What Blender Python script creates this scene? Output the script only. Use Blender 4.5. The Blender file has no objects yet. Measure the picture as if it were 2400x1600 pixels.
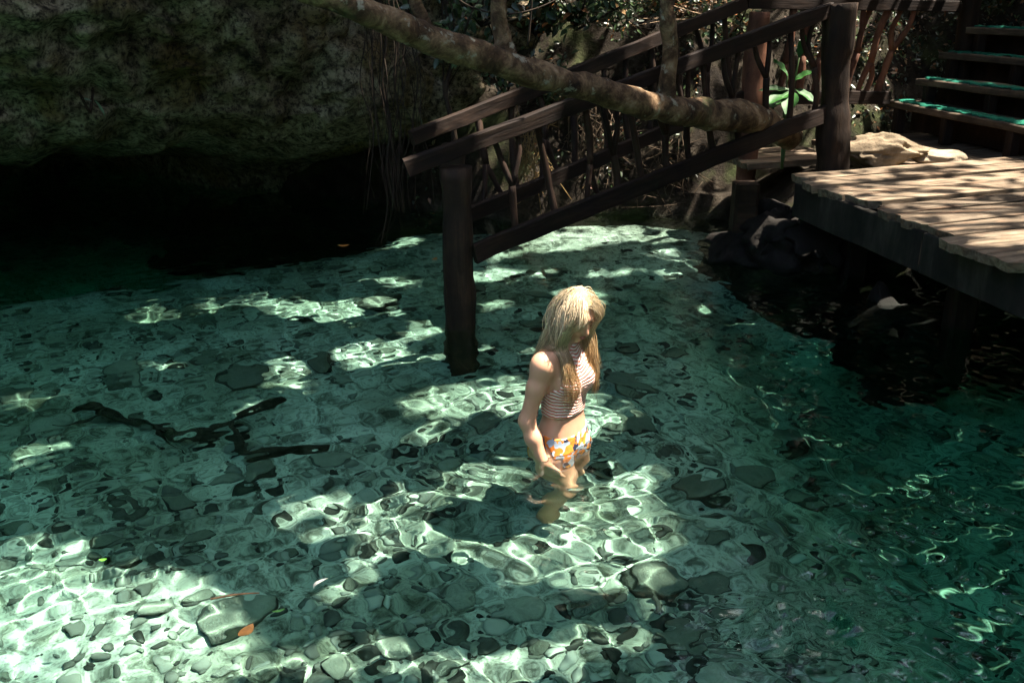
import bpy, math, random
import numpy as np
from mathutils import Matrix, Vector
R = math.radians
sc = bpy.context.scene
col = sc.collection

# ------------------------------------------------------------------ camera
cam = bpy.data.objects.new('camera', bpy.data.cameras.new('camera'))
col.objects.link(cam)
sc.camera = cam
cam.data.lens = 35
cam.data.sensor_width = 36
cam.data.clip_end = 500
cam.location = (0, 0, 2.15)
cam.rotation_euler = (R(90 - 20.2), 0, 0)

# ------------------------------------------------------------------ sky and sun
SUN_EL, SUN_AZ = 66, 5                     # azimuth from +x towards +y
SUN = np.array([math.cos(R(SUN_EL)) * math.cos(R(SUN_AZ)), math.cos(R(SUN_EL)) * math.sin(R(SUN_AZ)), math.sin(R(SUN_EL))])
world = bpy.data.worlds.new('World')
sc.world = world
world.use_nodes = True
wt = world.node_tree
sky = wt.nodes.new('ShaderNodeTexSky')
sky.sky_type = 'NISHITA'
sky.sun_disc = False
sky.dust_density = 4.0
sky.sun_elevation = R(SUN_EL)
sky.sun_rotation = R(90 - SUN_AZ)
wt.links.new(sky.outputs[0], wt.nodes['Background'].inputs[0])
wt.nodes['Background'].inputs[1].default_value = 0.15
sun_data = bpy.data.lights.new('sun', 'SUN')
sun_data.energy = 4.7
sun_data.angle = R(0.5)
sun_data.color = (1.0, 0.89, 0.78)
sun_data.cycles.is_caustics_light = True
sun = bpy.data.objects.new('sun', sun_data)
col.objects.link(sun)
sun.rotation_euler = Vector(SUN).to_track_quat('Z', 'Y').to_euler()
sun.location = (8, 4, 14)

sc.view_settings.view_transform = 'Standard'
sc.view_settings.look = 'None'
sc.view_settings.exposure = 2.4
sc.view_settings.gamma = 1.0
sc.view_settings.use_curve_mapping = False
cy = sc.cycles
cy.use_denoising = True
cy.max_bounces = 7
cy.diffuse_bounces = 3
cy.glossy_bounces = 3
cy.transmission_bounces = 5
cy.volume_bounces = 0
cy.transparent_max_bounces = 8
cy.caustics_reflective = False
cy.caustics_refractive = True
cy.sample_clamp_indirect = 3.0

# ------------------------------------------------------------------ numeric helpers
def sm(t):
    t = np.clip(t, 0, 1)
    return t * t * (3 - 2 * t)

def _hash(i, j, k, seed):
    n = (i * 374761393 + j * 668265263 + k * 2147483647 + seed * 974634777) & 0xFFFFFFFF
    n = ((n ^ (n >> 13)) * 1274126177) & 0xFFFFFFFF
    n = ((n ^ (n >> 15)) * 2246822519) & 0xFFFFFFFF
    return ((n ^ (n >> 16)) & 0xFFFFFF) / float(0xFFFFFF)

def vnoise(p, seed=0):
    p = np.asarray(p, float)
    f = np.floor(p).astype(np.int64)
    t = p - f
    t = t * t * (3 - 2 * t)
    r = 0
    for a in (0, 1):
        for b in (0, 1):
            for c in (0, 1):
                w = (t[..., 0] if a else 1 - t[..., 0]) * (t[..., 1] if b else 1 - t[..., 1]) * (t[..., 2] if c else 1 - t[..., 2])
                r = r + w * _hash(f[..., 0] + a, f[..., 1] + b, f[..., 2] + c, seed)
    return r * 2 - 1

def fbm(p, octaves=4, seed=0, gain=.5):
    p = np.asarray(p, float)
    r, a = 0, 1.0
    for o in range(octaves):
        r = r + a * vnoise(p * (2.03 ** o) + 13.7 * o, seed + o)
        a *= gain
    return r

def xyz(x, y, z=0):
    return np.stack([x, y, np.zeros_like(x) + z], -1)

# ------------------------------------------------------------------ mesh helpers
def mesh_from(name, verts, faces, mats, smooth=True, colors=None, fmat=None):
    """verts (N,3); faces (M,3|4) array or list of index tuples"""
    verts = np.asarray(verts, np.float32)
    me = bpy.data.meshes.new(name)
    if isinstance(faces, np.ndarray):
        n, k = faces.shape
        me.vertices.add(len(verts))
        me.vertices.foreach_set('co', verts.ravel())
        me.loops.add(n * k)
        me.loops.foreach_set('vertex_index', faces.astype(np.int32).ravel())
        me.polygons.add(n)
        me.polygons.foreach_set('loop_start', np.arange(0, n * k, k, dtype=np.int32))
        me.update(calc_edges=True)
    else:
        me.from_pydata(verts.tolist(), [], faces)
    if smooth:
        me.polygons.foreach_set('use_smooth', np.ones(len(me.polygons), bool))
    if colors is not None:
        at = me.color_attributes.new('tint', 'FLOAT_COLOR', 'POINT')
        c = np.ones((len(verts), 4), np.float32)
        c[:, :3] = colors
        at.data.foreach_set('color', c.ravel())
    for m in (mats if isinstance(mats, (list, tuple)) else [mats]):
        me.materials.append(m)
    if fmat is not None:
        me.polygons.foreach_set('material_index', np.asarray(fmat, np.int32))
    me.validate()
    me.update()
    return me

def put(name, me, parent=None, matrix=None):
    """link a mesh; its vertices are in world space unless a matrix is given"""
    o = bpy.data.objects.new(name, me)
    col.objects.link(o)
    if matrix is not None:
        o.matrix_world = matrix
    if parent is not None:
        o.parent = parent
        w = parent.matrix_basis if parent.parent is None else parent.parent.matrix_basis @ parent.matrix_parent_inverse @ parent.matrix_basis
        o.matrix_parent_inverse = w.inverted()
    return o

def tag(o, label, cat, group=None):
    o['label'] = label
    o['category'] = cat
    if group:
        o['group'] = group
    return o

def thing(name, label, cat, loc=(0, 0, 0), group=None):
    o = bpy.data.objects.new(name, None)
    o.empty_display_size = .1
    col.objects.link(o)
    o.location = loc
    bpy.context.view_layer.update()
    return tag(o, label, cat, group)

def structure(o):
    o['kind'] = 'structure'
    return o

def stuff(o, label=None, cat=None):
    o['kind'] = 'stuff'
    if label:
        o['label'] = label
        o['category'] = cat
    return o

def wet(o):                                # lies under water: receives the light bent by the ripples
    o.cycles.is_caustics_receiver = True
    return o

def grid_faces(n, m):
    i = np.arange(n * m).reshape(m, n)
    return np.stack([i[:-1, :-1], i[:-1, 1:], i[1:, 1:], i[1:, :-1]], -1).reshape(-1, 4)

def tube(points, radii, seg=10, rough=0.0, seed=0, freq=6.0, squash=None, cap=True, sub=4):
    """verts, faces of a tapered tube through points (Catmull-Rom)"""
    P = np.asarray(points, float)
    rad = np.asarray(radii, float)
    n = len(P)
    if n > 2 and sub > 1:
        Q = np.vstack([2 * P[0] - P[1], P, 2 * P[-1] - P[-2]])
        out, ro = [], []
        for i in range(n - 1):
            p0, p1, p2, p3 = Q[i], Q[i + 1], Q[i + 2], Q[i + 3]
            for s in range(sub):
                t = s / sub
                out.append(.5 * (2 * p1 + (p2 - p0) * t + (2 * p0 - 5 * p1 + 4 * p2 - p3) * t * t + (3 * p1 - p0 - 3 * p2 + p3) * t ** 3))
                ro.append(rad[i] + (rad[i + 1] - rad[i]) * t)
        out.append(P[-1]); ro.append(rad[-1])
        P, rad = np.array(out), np.array(ro)
    elif sub > 1:
        t = np.linspace(0, 1, sub + 1)[:, None]
        rad = rad[0] + (rad[1] - rad[0]) * t[:, 0]
        P = P[0] + (P[1] - P[0]) * t
    n = len(P)
    T = np.gradient(P, axis=0)
    T /= np.linalg.norm(T, axis=1)[:, None] + 1e-9
    up = np.array([0, 0, 1.0]) if abs(T[0][2]) < .8 else np.array([1.0, 0, 0])
    N = np.cross(T[0], up); N /= np.linalg.norm(N)
    V = []
    a = np.arange(seg) / seg * 2 * math.pi
    for i in range(n):
        N = N - T[i] * N.dot(T[i]); N /= np.linalg.norm(N)
        B = np.cross(T[i], N)
        ca, sa = np.cos(a), np.sin(a)
        if squash:                                     # squarish section
            q = (np.abs(ca) ** squash + np.abs(sa) ** squash) ** (-1 / squash)
            ca, sa = ca * q, sa * q
        V.append(P[i] + rad[i] * (ca[:, None] * N + sa[:, None] * B))
    V = np.array(V)
    if rough:
        C = P[:, None, :]
        V = C + (V - C) * (1 + rough * fbm(V * freq, 3, seed))[..., None]
    V = V.reshape(-1, 3)
    F = []
    for i in range(n - 1):
        for j in range(seg):
            k = (j + 1) % seg
            F.append((i * seg + j, i * seg + k, (i + 1) * seg + k, (i + 1) * seg + j))
    if cap:
        F.append(tuple(range(seg))[::-1])
        F.append(tuple((n - 1) * seg + j for j in range(seg)))
    return V, F

def merge(parts):
    V, F, o = [], [], 0
    for v, f in parts:
        V.append(v)
        F += [tuple(i + o for i in q) for q in f]
        o += len(v)
    return np.vstack(V), F

def beam(name, A, B, w, h, mat, parent=None, seed=0, wear=.006, seg=9, roll=0.0, end_wear=.0):
    """a worn squared timber from A to B; local x runs along it"""
    A, B = Vector(A), Vector(B)
    d = B - A
    L = d.length
    x = d.normalized()
    y = Vector((0, 0, 1)).cross(x)
    y = y.normalized() if y.length > 1e-4 else Vector((0, 1, 0))
    z = x.cross(y)
    M = Matrix((x, y, z)).transposed().to_4x4()
    M.translation = A
    M = M @ Matrix.Rotation(roll, 4, 'X')
    b = min(w, h) * .13
    sec = [(-w / 2 + b, -h / 2), (w / 2 - b, -h / 2), (w / 2, -h / 2 + b), (w / 2, h / 2 - b), (w / 2 - b, h / 2), (-w / 2 + b, h / 2), (-w / 2, h / 2 - b), (-w / 2, -h / 2 + b)]
    V = []
    for i in range(seg + 1):
        for (p, q) in sec:
            V.append((L * i / seg, p, q))
    V = np.array(V)
    n1 = fbm(V * 3.1 + seed * 7.7, 3, seed)
    n2 = fbm(V * 3.1 + seed * 7.7 + 50, 3, seed + 9)
    V[:, 1] += wear * n1
    V[:, 2] += wear * n2
    if end_wear:
        e = np.repeat(np.arange(seg + 1), 8)
        V[:, 0] += np.where((e == 0) | (e == seg), end_wear * vnoise(V * 40 + seed, seed), 0)
    F = []
    for i in range(seg):
        for j in range(8):
            k = (j + 1) % 8
            F.append((i * 8 + j, i * 8 + k, i * 8 + 8 + k, i * 8 + 8 + j))
    F.append(tuple(range(8))[::-1])
    F.append(tuple(seg * 8 + j for j in range(8)))
    me = mesh_from(name, V, F, mat, smooth=False)
    return put(name, me, parent, M)

def ico(sub):
    t = (1 + 5 ** .5) / 2
    v = [(-1, t, 0), (1, t, 0), (-1, -t, 0), (1, -t, 0), (0, -1, t), (0, 1, t), (0, -1, -t), (0, 1, -t), (t, 0, -1), (t, 0, 1), (-t, 0, -1), (-t, 0, 1)]
    f = [(0, 11, 5), (0, 5, 1), (0, 1, 7), (0, 7, 10), (0, 10, 11), (1, 5, 9), (5, 11, 4), (11, 10, 2), (10, 7, 6), (7, 1, 8), (3, 9, 4), (3, 4, 2), (3, 2, 6), (3, 6, 8), (3, 8, 9), (4, 9, 5), (2, 4, 11), (6, 2, 10), (8, 6, 7), (9, 8, 1)]
    v = [np.array(p) / np.linalg.norm(p) for p in v]
    for _ in range(sub):
        c, nf = {}, []
        def mid(a, b):
            k = (min(a, b), max(a, b))
            if k not in c:
                m = v[a] + v[b]
                v.append(m / np.linalg.norm(m)); c[k] = len(v) - 1
            return c[k]
        for a, b, d in f:
            x, y, z = mid(a, b), mid(b, d), mid(d, a)
            nf += [(a, x, z), (b, y, x), (d, z, y), (x, y, z)]
        f = nf
    return np.array(v), np.array(f)
ICO1, ICO2, ICO3, ICO4 = ico(1), ico(2), ico(3), ico(4)

def rock_verts(base, seed, scale=(1, 1, 1), rough=.35, freq=1.3, facet=.0):
    v, f = base
    d = 1 + rough * fbm(v * freq + seed * 3.3, 3, seed)
    p = v * d[:, None]
    if facet:                                          # chop with a few planes for a broken look
        rg = np.random.default_rng(seed)
        for _ in range(7):
            n = rg.normal(size=3); n /= np.linalg.norm(n)
            s = p @ n - rg.uniform(.6, .9)
            p = p - np.where(s > 0, s * facet, 0)[:, None] * n
    return p * np.array(scale), f

def leaf_mesh(name, pos, direction, normal, length, width, mat, colors, detail=True):
    """N leaves, each two faces folded on the midrib"""
    n = len(pos)
    d = direction / (np.linalg.norm(direction, axis=1)[:, None] + 1e-9)
    nn = normal - d * np.sum(d * normal, 1)[:, None]
    nn /= np.linalg.norm(nn, axis=1)[:, None] + 1e-9
    s = np.cross(d, nn)
    L, Wd = length[:, None], width[:, None]
    if detail:
        spec = [(0, 0, 0), (.28, .42, .06), (.65, .36, .04), (1, 0, -.1), (.65, -.36, .04), (.28, -.42, .06)]
        fl = [(0, 3, 2, 1), (0, 5, 4, 3)]
    else:
        spec = [(0, 0, 0), (.45, .5, .06), (1, 0, 0), (.45, -.5, .06)]
        fl = [(0, 2, 1), (0, 3, 2)]
    k = len(spec)
    V = np.zeros((n, k, 3))
    for i, (a, b, c) in enumerate(spec):
        V[:, i] = pos + d * L * a + s * Wd * b + nn * L * c
    F = (np.arange(n)[:, None, None] * k + np.array(fl)[None]).reshape(-1, len(fl[0]))
    C = np.repeat(colors, k, 0)
    return mesh_from(name, V.reshape(-1, 3), F, mat, smooth=False, colors=C)

# ------------------------------------------------------------------ materials
def new_mat(name):
    m = bpy.data.materials.new(name)
    m.use_nodes = True
    return m, m.node_tree, m.node_tree.nodes['Principled BSDF']

class NT:
    def __init__(s, nt):
        s.t = nt
    def n(s, typ, **kw):
        k = s.t.nodes.new(typ)
        for a, b in kw.items():
            setattr(k, a, b)
        return k
    def l(s, a, b):
        s.t.links.new(a, b)
    def coord(s, scale=(1, 1, 1), which='Object', rand=False):
        c = s.n('ShaderNodeTexCoord')
        mp = s.n('ShaderNodeMapping')
        mp.inputs['Scale'].default_value = scale
        s.l(c.outputs[which], mp.inputs[0])
        if rand:
            oi = s.n('ShaderNodeObjectInfo')
            mu = s.n('ShaderNodeMath', operation='MULTIPLY')
            mu.inputs[1].default_value = 37.0
            s.l(oi.outputs['Random'], mu.inputs[0])
            s.l(mu.outputs[0], mp.inputs['Location'])
        return mp.outputs[0]
    def noise(s, vec, scale, detail=6, rough=.6, dist=0):
        k = s.n('ShaderNodeTexNoise')
        k.inputs['Scale'].default_value = scale
        k.inputs['Detail'].default_value = detail
        k.inputs['Roughness'].default_value = rough
        k.inputs['Distortion'].default_value = dist
        s.l(vec, k.inputs['Vector'])
        return k.outputs['Fac']
    def ramp(s, fac, stops):
        r = s.n('ShaderNodeValToRGB')
        e = r.color_ramp.elements
        while len(e) < len(stops):
            e.new(.5)
        for q, (p, c) in zip(e, stops):
            q.position = p
            q.color = (*c, 1) if len(c) == 3 else c
        s.l(fac, r.inputs[0])
        return r.outputs[0]
    def mix(s, fac, a, b, mode='MIX'):
        m = s.n('ShaderNodeMix', data_type='RGBA', blend_type=mode)
        for sock, v in ((m.inputs[0], fac), (m.inputs[6], a), (m.inputs[7], b)):
            if hasattr(v, 'is_linked'):
                s.l(v, sock)
            else:
                sock.default_value = v if not isinstance(v, tuple) else (*v, 1)
        return m.outputs[2]
    def bump(s, h, strength, dist, bs):
        b = s.n('ShaderNodeBump')
        b.inputs['Strength'].default_value = strength
        b.inputs['Distance'].default_value = dist
        s.l(h, b.inputs['Height'])
        s.l(b.outputs[0], bs.inputs['Normal'])

def g(v):
    return (v, v, v)

def mat_rock_wall():
    m, t, b = new_mat('limestone_wall'); q = NT(t)
    c = q.coord()
    big = q.noise(c, .9, 5, .6, .4)
    mid = q.noise(c, 6.5, 9, .75, .5)
    fine = q.noise(c, 26, 6, .75)
    base = q.ramp(mid, [(.32, (.028, .024, .014)), (.43, (.20, .168, .100)), (.53, (.48, .405, .26)), (.66, (.68, .59, .42))])
    dark = q.ramp(fine, [(.40, g(.15)), (.54, g(1.0))])
    base = q.mix(1.0, base, dark, 'MULTIPLY')
    och = q.ramp(q.noise(c, 1.5, 4, .55, .2), [(.52, g(0)), (.64, g(.8))])
    base = q.mix(och, base, q.mix(1.0, (.27, .19, .06), dark, 'MULTIPLY'))
    st = q.ramp(big, [(.36, (.52, .49, .40)), (.54, g(1.0))])
    base = q.mix(1.0, base, st, 'MULTIPLY')
    q.l(base, b.inputs['Base Color'])
    b.inputs['Roughness'].default_value = .9
    b.inputs['Specular IOR Level'].default_value = .2
    q.bump(q.noise(c, 16, 10, .8), 1.0, .10, b)
    return m

def mat_bank():
    m, t, b = new_mat('bank_soil'); q = NT(t)
    c = q.coord()
    base = q.ramp(q.noise(c, 3.2, 8, .7, .3), [(.34, (.008, .006, .004)), (.5, (.026, .020, .012)), (.62, (.055, .046, .032)), (.78, (.11, .095, .07))])
    moss = q.ramp(q.noise(c, 2.1, 5, .6), [(.52, g(0)), (.66, g(.8))])
    base = q.mix(moss, base, (.045, .06, .018))
    q.l(base, b.inputs['Base Color'])
    b.inputs['Roughness'].default_value = .95
    b.inputs['Specular IOR Level'].default_value = .2
    q.bump(q.noise(c, 14, 9, .75), 1.0, .08, b)
    return m

def mat_bed():
    m, t, b = new_mat('pale_silt_bed'); q = NT(t)
    c = q.coord()
    base = q.ramp(q.noise(c, 1.3, 6, .6, .3), [(.32, (.20, .215, .165)), (.48, (.40, .415, .35)), (.66, (.64, .645, .58))])
    spots = q.ramp(q.noise(c, 7.5, 7, .7, .6), [(.40, (.10, .115, .085)), (.52, g(1.0))])
    base = q.mix(.8, base, q.mix(1.0, base, spots, 'MULTIPLY'))
    fine = q.ramp(q.noise(c, 45, 3, .6), [(.36, g(.35)), (.50, g(1.0))])
    base = q.mix(.7, base, q.mix(1.0, base, fine, 'MULTIPLY'))
    q.l(base, b.inputs['Base Color'])
    b.inputs['Roughness'].default_value = .9
    b.inputs['Specular IOR Level'].default_value = .1
    q.bump(q.noise(c, 30, 5, .7), .5, .02, b)
    return m

def mat_stone(name, lo, hi, silt=0.0):
    m, t, b = new_mat(name); q = NT(t)
    c = q.coord(rand=True)
    oi = q.n('ShaderNodeObjectInfo')
    base = q.ramp(oi.outputs['Random'], [(0, lo), (1, hi)])
    mot = q.ramp(q.noise(c, 2.2, 7, .7, .5), [(.33, g(.35)), (.55, g(1.0)), (.7, g(1.35))])
    out = q.mix(1.0, base, mot, 'MULTIPLY')
    if silt:
        ge = q.n('ShaderNodeNewGeometry'); sp = q.n('ShaderNodeSeparateXYZ'); q.l(ge.outputs['Normal'], sp.inputs[0])
        ad = q.n('ShaderNodeMath', operation='MULTIPLY_ADD'); ad.inputs[1].default_value = .62
        q.l(q.noise(c, 3.0, 6, .7), ad.inputs[0]); q.l(sp.outputs['Z'], ad.inputs[2])
        out = q.mix(q.ramp(ad.outputs[0], [(.98, g(0)), (1.22, g(silt))]), out, (.36, .38, .31))
    q.l(out, b.inputs['Base Color'])
    b.inputs['Roughness'].default_value = .85
    b.inputs['Specular IOR Level'].default_value = .2
    q.bump(q.noise(c, 6, 8, .7), .7, .03, b)
    return m

def mat_wood(name, stops, stretch=(1.2, 14, 14), bump=.5, wear=None):
    m, t, b = new_mat(name); q = NT(t)
    c = q.coord(stretch, rand=True)
    gr = q.noise(c, 1.6, 8, .65, .3)
    base = q.ramp(gr, stops)
    oi = q.n('ShaderNodeObjectInfo')
    tone = q.ramp(oi.outputs['Random'], [(0, g(.68)), (1, g(1.2))])
    base = q.mix(1.0, base, tone, 'MULTIPLY')
    blot = q.ramp(q.noise(q.coord((1, 1, 1), rand=True), 4.0, 6, .65), [(.35, g(.45)), (.6, g(1.0))])
    base = q.mix(1.0, base, blot, 'MULTIPLY')
    if wear:
        wm = q.ramp(q.noise(q.coord((1.5, 6, 6), rand=True), 2.2, 4, .6), [(.55, g(0)), (.7, g(.7))])
        base = q.mix(wm, base, wear)
    q.l(base, b.inputs['Base Color'])
    b.inputs['Roughness'].default_value = .8
    b.inputs['Specular IOR Level'].default_value = .25
    q.bump(gr, bump, .015, b)
    return m

def mat_bark():
    m, t, b = new_mat('bark'); q = NT(t)
    c = q.coord()
    base = q.ramp(q.noise(c, 7, 8, .7, .4), [(.34, (.014, .008, .0045)), (.47, (.075, .044, .021)), (.58, (.19, .125, .066)), (.72, (.38, .30, .20))])
    li = q.ramp(q.noise(c, 11, 5, .6), [(.60, g(0)), (.66, g(.7))])
    base = q.mix(li, base, (.30, .30, .23))
    ms = q.ramp(q.noise(c, 3.1, 4, .6), [(.6, g(0)), (.7, g(.7))])
    base = q.mix(ms, base, (.07, .08, .03))
    q.l(base, b.inputs['Base Color'])
    b.inputs['Roughness'].default_value = .85
    b.inputs['Specular IOR Level'].default_value = .25
    q.bump(q.noise(c, 18, 8, .7, .5), .9, .025, b)
    return m

def mat_tint(name, rough=.5, spec=.4, transl=0.0, noise=0.0):
    m, t, b = new_mat(name); q = NT(t)
    a = q.n('ShaderNodeVertexColor', layer_name='tint')
    src = a.outputs[0]
    if noise:
        src = q.mix(noise, src, q.mix(1.0, src, q.ramp(q.noise(q.coord(), 30, 4, .6), [(.35, g(.4)), (.6, g(1.1))]), 'MULTIPLY'))
    q.l(src, b.inputs['Base Color'])
    b.inputs['Roughness'].default_value = rough
    b.inputs['Specular IOR Level'].default_value = spec
    if transl:
        tr = q.n('ShaderNodeBsdfTranslucent')
        q.l(src, tr.inputs[0])
        mx = q.n('ShaderNodeMixShader')
        mx.inputs[0].default_value = transl
        q.l(b.outputs[0], mx.inputs[1]); q.l(tr.outputs[0], mx.inputs[2])
        q.l(mx.outputs[0], t.nodes['Material Output'].inputs[0])
    return m

def mat_plain(name, c, rough=.6, spec=.4, var=.0, scale=20):
    m, t, b = new_mat(name); q = NT(t)
    k = q.ramp(q.noise(q.coord(), scale, 5, .6), [(.3, tuple(v * (1 - var) for v in c)), (.7, tuple(v * (1 + var) for v in c))])
    q.l(k, b.inputs['Base Color'])
    b.inputs['Roughness'].default_value = rough
    b.inputs['Specular IOR Level'].default_value = spec
    return m

M_WALL, M_BANK, M_BED, M_BARK = mat_rock_wall(), mat_bank(), mat_bed(), mat_bark()
M_STONE_D = mat_stone('stone_dark', (.030, .032, .026), (.10, .105, .085), .35)
M_STONE_G = mat_stone('stone_grey', (.12, .13, .11), (.30, .31, .27), .6)
M_STONE_P = mat_stone('stone_pale', (.36, .37, .33), (.58, .58, .52), .6)
M_ROCK = mat_stone('bank_rock', (.20, .18, .15), (.36, .33, .28))
M_SHADEROCK = mat_stone('shaded_rock', (.009, .008, .0065), (.016, .014, .011))  # near-black: the shade under the deck is put into the rock colour
M_PLANK = mat_wood('weathered_plank', [(0.3, (0.0338, 0.0217, 0.0119)), (0.42, (0.1166, 0.0842, 0.0517)), (0.56, (0.2025, 0.1564, 0.1035)), (0.76, (0.2945, 0.2405, 0.1688))], wear=(.20, .11, .06))
M_FASCIA = mat_wood('stained_fascia', [(0.25, (0.006, 0.0054, 0.0036)), (0.5, (0.0228, 0.0204, 0.0144)), (0.75, (0.072, 0.0648, 0.0468))], (4, 4, 1.0))
M_TIMBER = mat_wood('dark_timber', [(0.25, (0.0049, 0.0028, 0.0014)), (0.5, (0.0155, 0.0081, 0.004)), (0.75, (0.0401, 0.0218, 0.0111))])
M_POST = mat_wood('old_post', [(0.25, (0.0067, 0.0039, 0.0017)), (0.5, (0.0228, 0.0127, 0.006)), (0.75, (0.0672, 0.0386, 0.0194))], (10, 10, 1.0), .8)
M_TREAD = mat_wood('worn_tread', [(.25, (.03, .022, .014)), (.5, (.10, .076, .05)), (.75, (.21, .165, .115))])
M_REDWOOD = mat_wood('red_branch', [(0.25, (0.0675, 0.0263, 0.0135)), (0.5, (0.15, 0.0638, 0.0338)), (0.75, (0.225, 0.1125, 0.0638))], (5, 5, 2))
M_STICK = mat_wood('dark_branch', [(0.25, (0.0101, 0.0054, 0.0029)), (0.5, (0.0302, 0.0157, 0.0081)), (0.75, (0.0655, 0.0352, 0.0179))], (5, 5, 2))
M_TURF = mat_plain('green_turf_mat', (.006, .115, .070), .85, .2, .45, 60)
M_LEAF = mat_tint('leaf', .36, .55, .2)
M_CANOPY = mat_tint('canopy_leaf', .6, .3, .15)
M_VINE = mat_plain('vine', (.026, .018, .011), .85, .2, .5, 9)

# ------------------------------------------------------------------ the ground under the water
def bed_z(x, y):
    x = np.asarray(x, float); y = np.asarray(y, float)
    return -.78 - .22 * sm((-1 - x) / 2.2) + .45 * sm((y - 7.3) / 2.2) * sm((x + 1.0) / 1.3) - 1.0 * sm((x - .9) / 1.5) * sm((8.0 - y) / 1.5) - 1.5 * sm((y - 7.5 - .45 * (x + 3.7)) / 1.8) * sm((-.7 - x) / 1.0)  # extra depth at right and in the cave, shaped to darken the water

def bed_full(x, y):
    p = xyz(x, y)
    return bed_z(x, y) + .035 * fbm(p * 1.1, 3, 3) + .010 * fbm(p * 6, 2, 5)

nx, ny = 260, 240
X, Y = np.meshgrid(np.linspace(-11, 9, nx), np.linspace(-3, 14, ny))
Z = bed_full(X, Y)
bed = put('pool_bed', mesh_from('pool_bed', xyz(X, Y, Z).reshape(-1, 3), grid_faces(nx, ny), M_BED))
structure(wet(bed))

# ------------------------------------------------------------------ water: a rippled surface and the tinted body below it
WOMAN = np.array([.245, 4.42])
def waves(x, y):
    rg = np.random.default_rng(11)
    z = np.zeros_like(x)
    for k in range(64):
        lam = .085 * (9 ** rg.uniform(0, 1))
        a = rg.uniform(0, 2 * math.pi)
        ph = rg.uniform(0, 2 * math.pi)
        slope = .0172 * (lam / .4) ** -.25
        kk = 2 * math.pi / lam
        z += slope / kk * np.sin(kk * (x * math.cos(a) + y * math.sin(a)) + ph)
    env = .42 + .58 * sm(.5 + .9 * fbm(xyz(x, y) * .55, 2, 21))
    z *= env * (1 - .45 * sm((y - 5.5) / 3)) * (1 - .55 * sm((-.7 - x) / .8) * sm((4.3 - y) / 1.0))
    r = np.hypot(x - WOMAN[0], (y - WOMAN[1]))
    th = np.arctan2(y - WOMAN[1], x - WOMAN[0])
    wob = .05 * np.sin(3 * th + 1) + .04 * np.sin(5 * th)
    z += .0036 * np.exp(-((r - .1) / .75) ** 2) * np.cos(2 * math.pi * (r + wob) / .17) * sm(r / .15)
    z += .0016 * np.exp(-((r - .9) / .5) ** 2) * np.cos(2 * math.pi * (r + wob) / .23)
    # splash where something just broke the surface, front right
    dx, dy = x - 1.0, y - 2.95
    sp = np.exp(-((dx * .9 + dy * .35) / .26) ** 2 - ((dy * .9 - dx * .2) / .15) ** 2)
    z += sp * (.045 * fbm(xyz(x * 9, y * 13), 3, 31) + .034 * np.abs(vnoise(xyz(x * 16, y * 24), 5)))
    return z

ys = np.concatenate([np.linspace(-1.0, 2.2, 24)[:-1], np.geomspace(3.7, 14.6, 600) - 1.5])
ss = np.concatenate([np.linspace(-1.15, -.5, 22)[:-1], np.linspace(-.5, .5, 500), np.linspace(.5, 1.0, 18)[1:]])
S_, Yg = np.meshgrid(ss, ys)
Xg = S_ * (Yg + 1.5)
Zg = waves(Xg, Yg)
m, t, b = new_mat('water_surface')
t.nodes.remove(b)
gl = t.nodes.new('ShaderNodeBsdfGlass')
gl.inputs['IOR'].default_value = 1.333
gl.inputs['Roughness'].default_value = 0
t.links.new(gl.outputs[0], t.nodes['Material Output'].inputs[0])
water = put('water', mesh_from('water', xyz(Xg, Yg, Zg).reshape(-1, 3), grid_faces(len(ss), len(ys)), m))
water.cycles.is_caustics_caster = True
structure(water)

m, t, b = new_mat('water_tint')
t.nodes.remove(b)
va = t.nodes.new('ShaderNodeVolumeAbsorption')
va.inputs['Color'].default_value = (.17, .85, .66, 1)
va.inputs['Density'].default_value = .62
t.links.new(va.outputs[0], t.nodes['Material Output'].inputs['Volume'])
x0, x1, y0, y1, z0, z1 = -9.5, 7.5, -1.2, 12.8, -3.2, .06
bv = [(a, c, d) for d in (z0, z1) for c in (y0, y1) for a in (x0, x1)]
bf = [(0, 2, 3, 1), (4, 5, 7, 6), (0, 1, 5, 4), (2, 6, 7, 3), (0, 4, 6, 2), (1, 3, 7, 5)]
structure(put('water_body', mesh_from('water_body', bv, bf, m, smooth=False)))

# ------------------------------------------------------------------ cave wall on the left
path = np.array([(-12, -1.0), (-9.0, 2.0), (-6.5, 4.8), (-4.2, 6.2), (-2.6, 7.1), (-1.3, 8.05), (-.45, 8.9), (.4, 10.2), (2.0, 11.8), (4.5, 13.5)])
def along(s):
    d = np.r_[0, np.cumsum(np.hypot(*np.diff(path, axis=0).T))]
    s = s * d[-1]
    return np.stack([np.interp(s, d, path[:, 0]), np.interp(s, d, path[:, 1])], -1)
ns, nz = 430, 190
sv = np.linspace(0, 1, ns)
pp = along(sv)
for _ in range(60):
    pp[1:-1] = .25 * pp[:-2] + .5 * pp[1:-1] + .25 * pp[2:]
tn = np.gradient(pp, axis=0); tn /= np.linalg.norm(tn, axis=1)[:, None]
nrm = np.stack([-tn[:, 1], tn[:, 0]], -1)              # into the rock
zz = np.concatenate([np.linspace(-3.0, -.1, 10)[:-1], np.linspace(-.1, 2.6, 160), np.linspace(2.6, 7.0, 46)[1:]])
nz = len(zz)
prof = np.interp(zz, [-3.0, 0, .30, .42, .55, .70, .85, 1.05, 1.4, 1.8, 2.4, 3.5, 5, 7], [5.0, 5.0, 4.3, 3.2, 2.2, 1.4, .9, .55, .28, .08, -.05, -.25, -.6, -.9])
Sg, Zw = np.meshgrid(np.arange(ns), zz)
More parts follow.
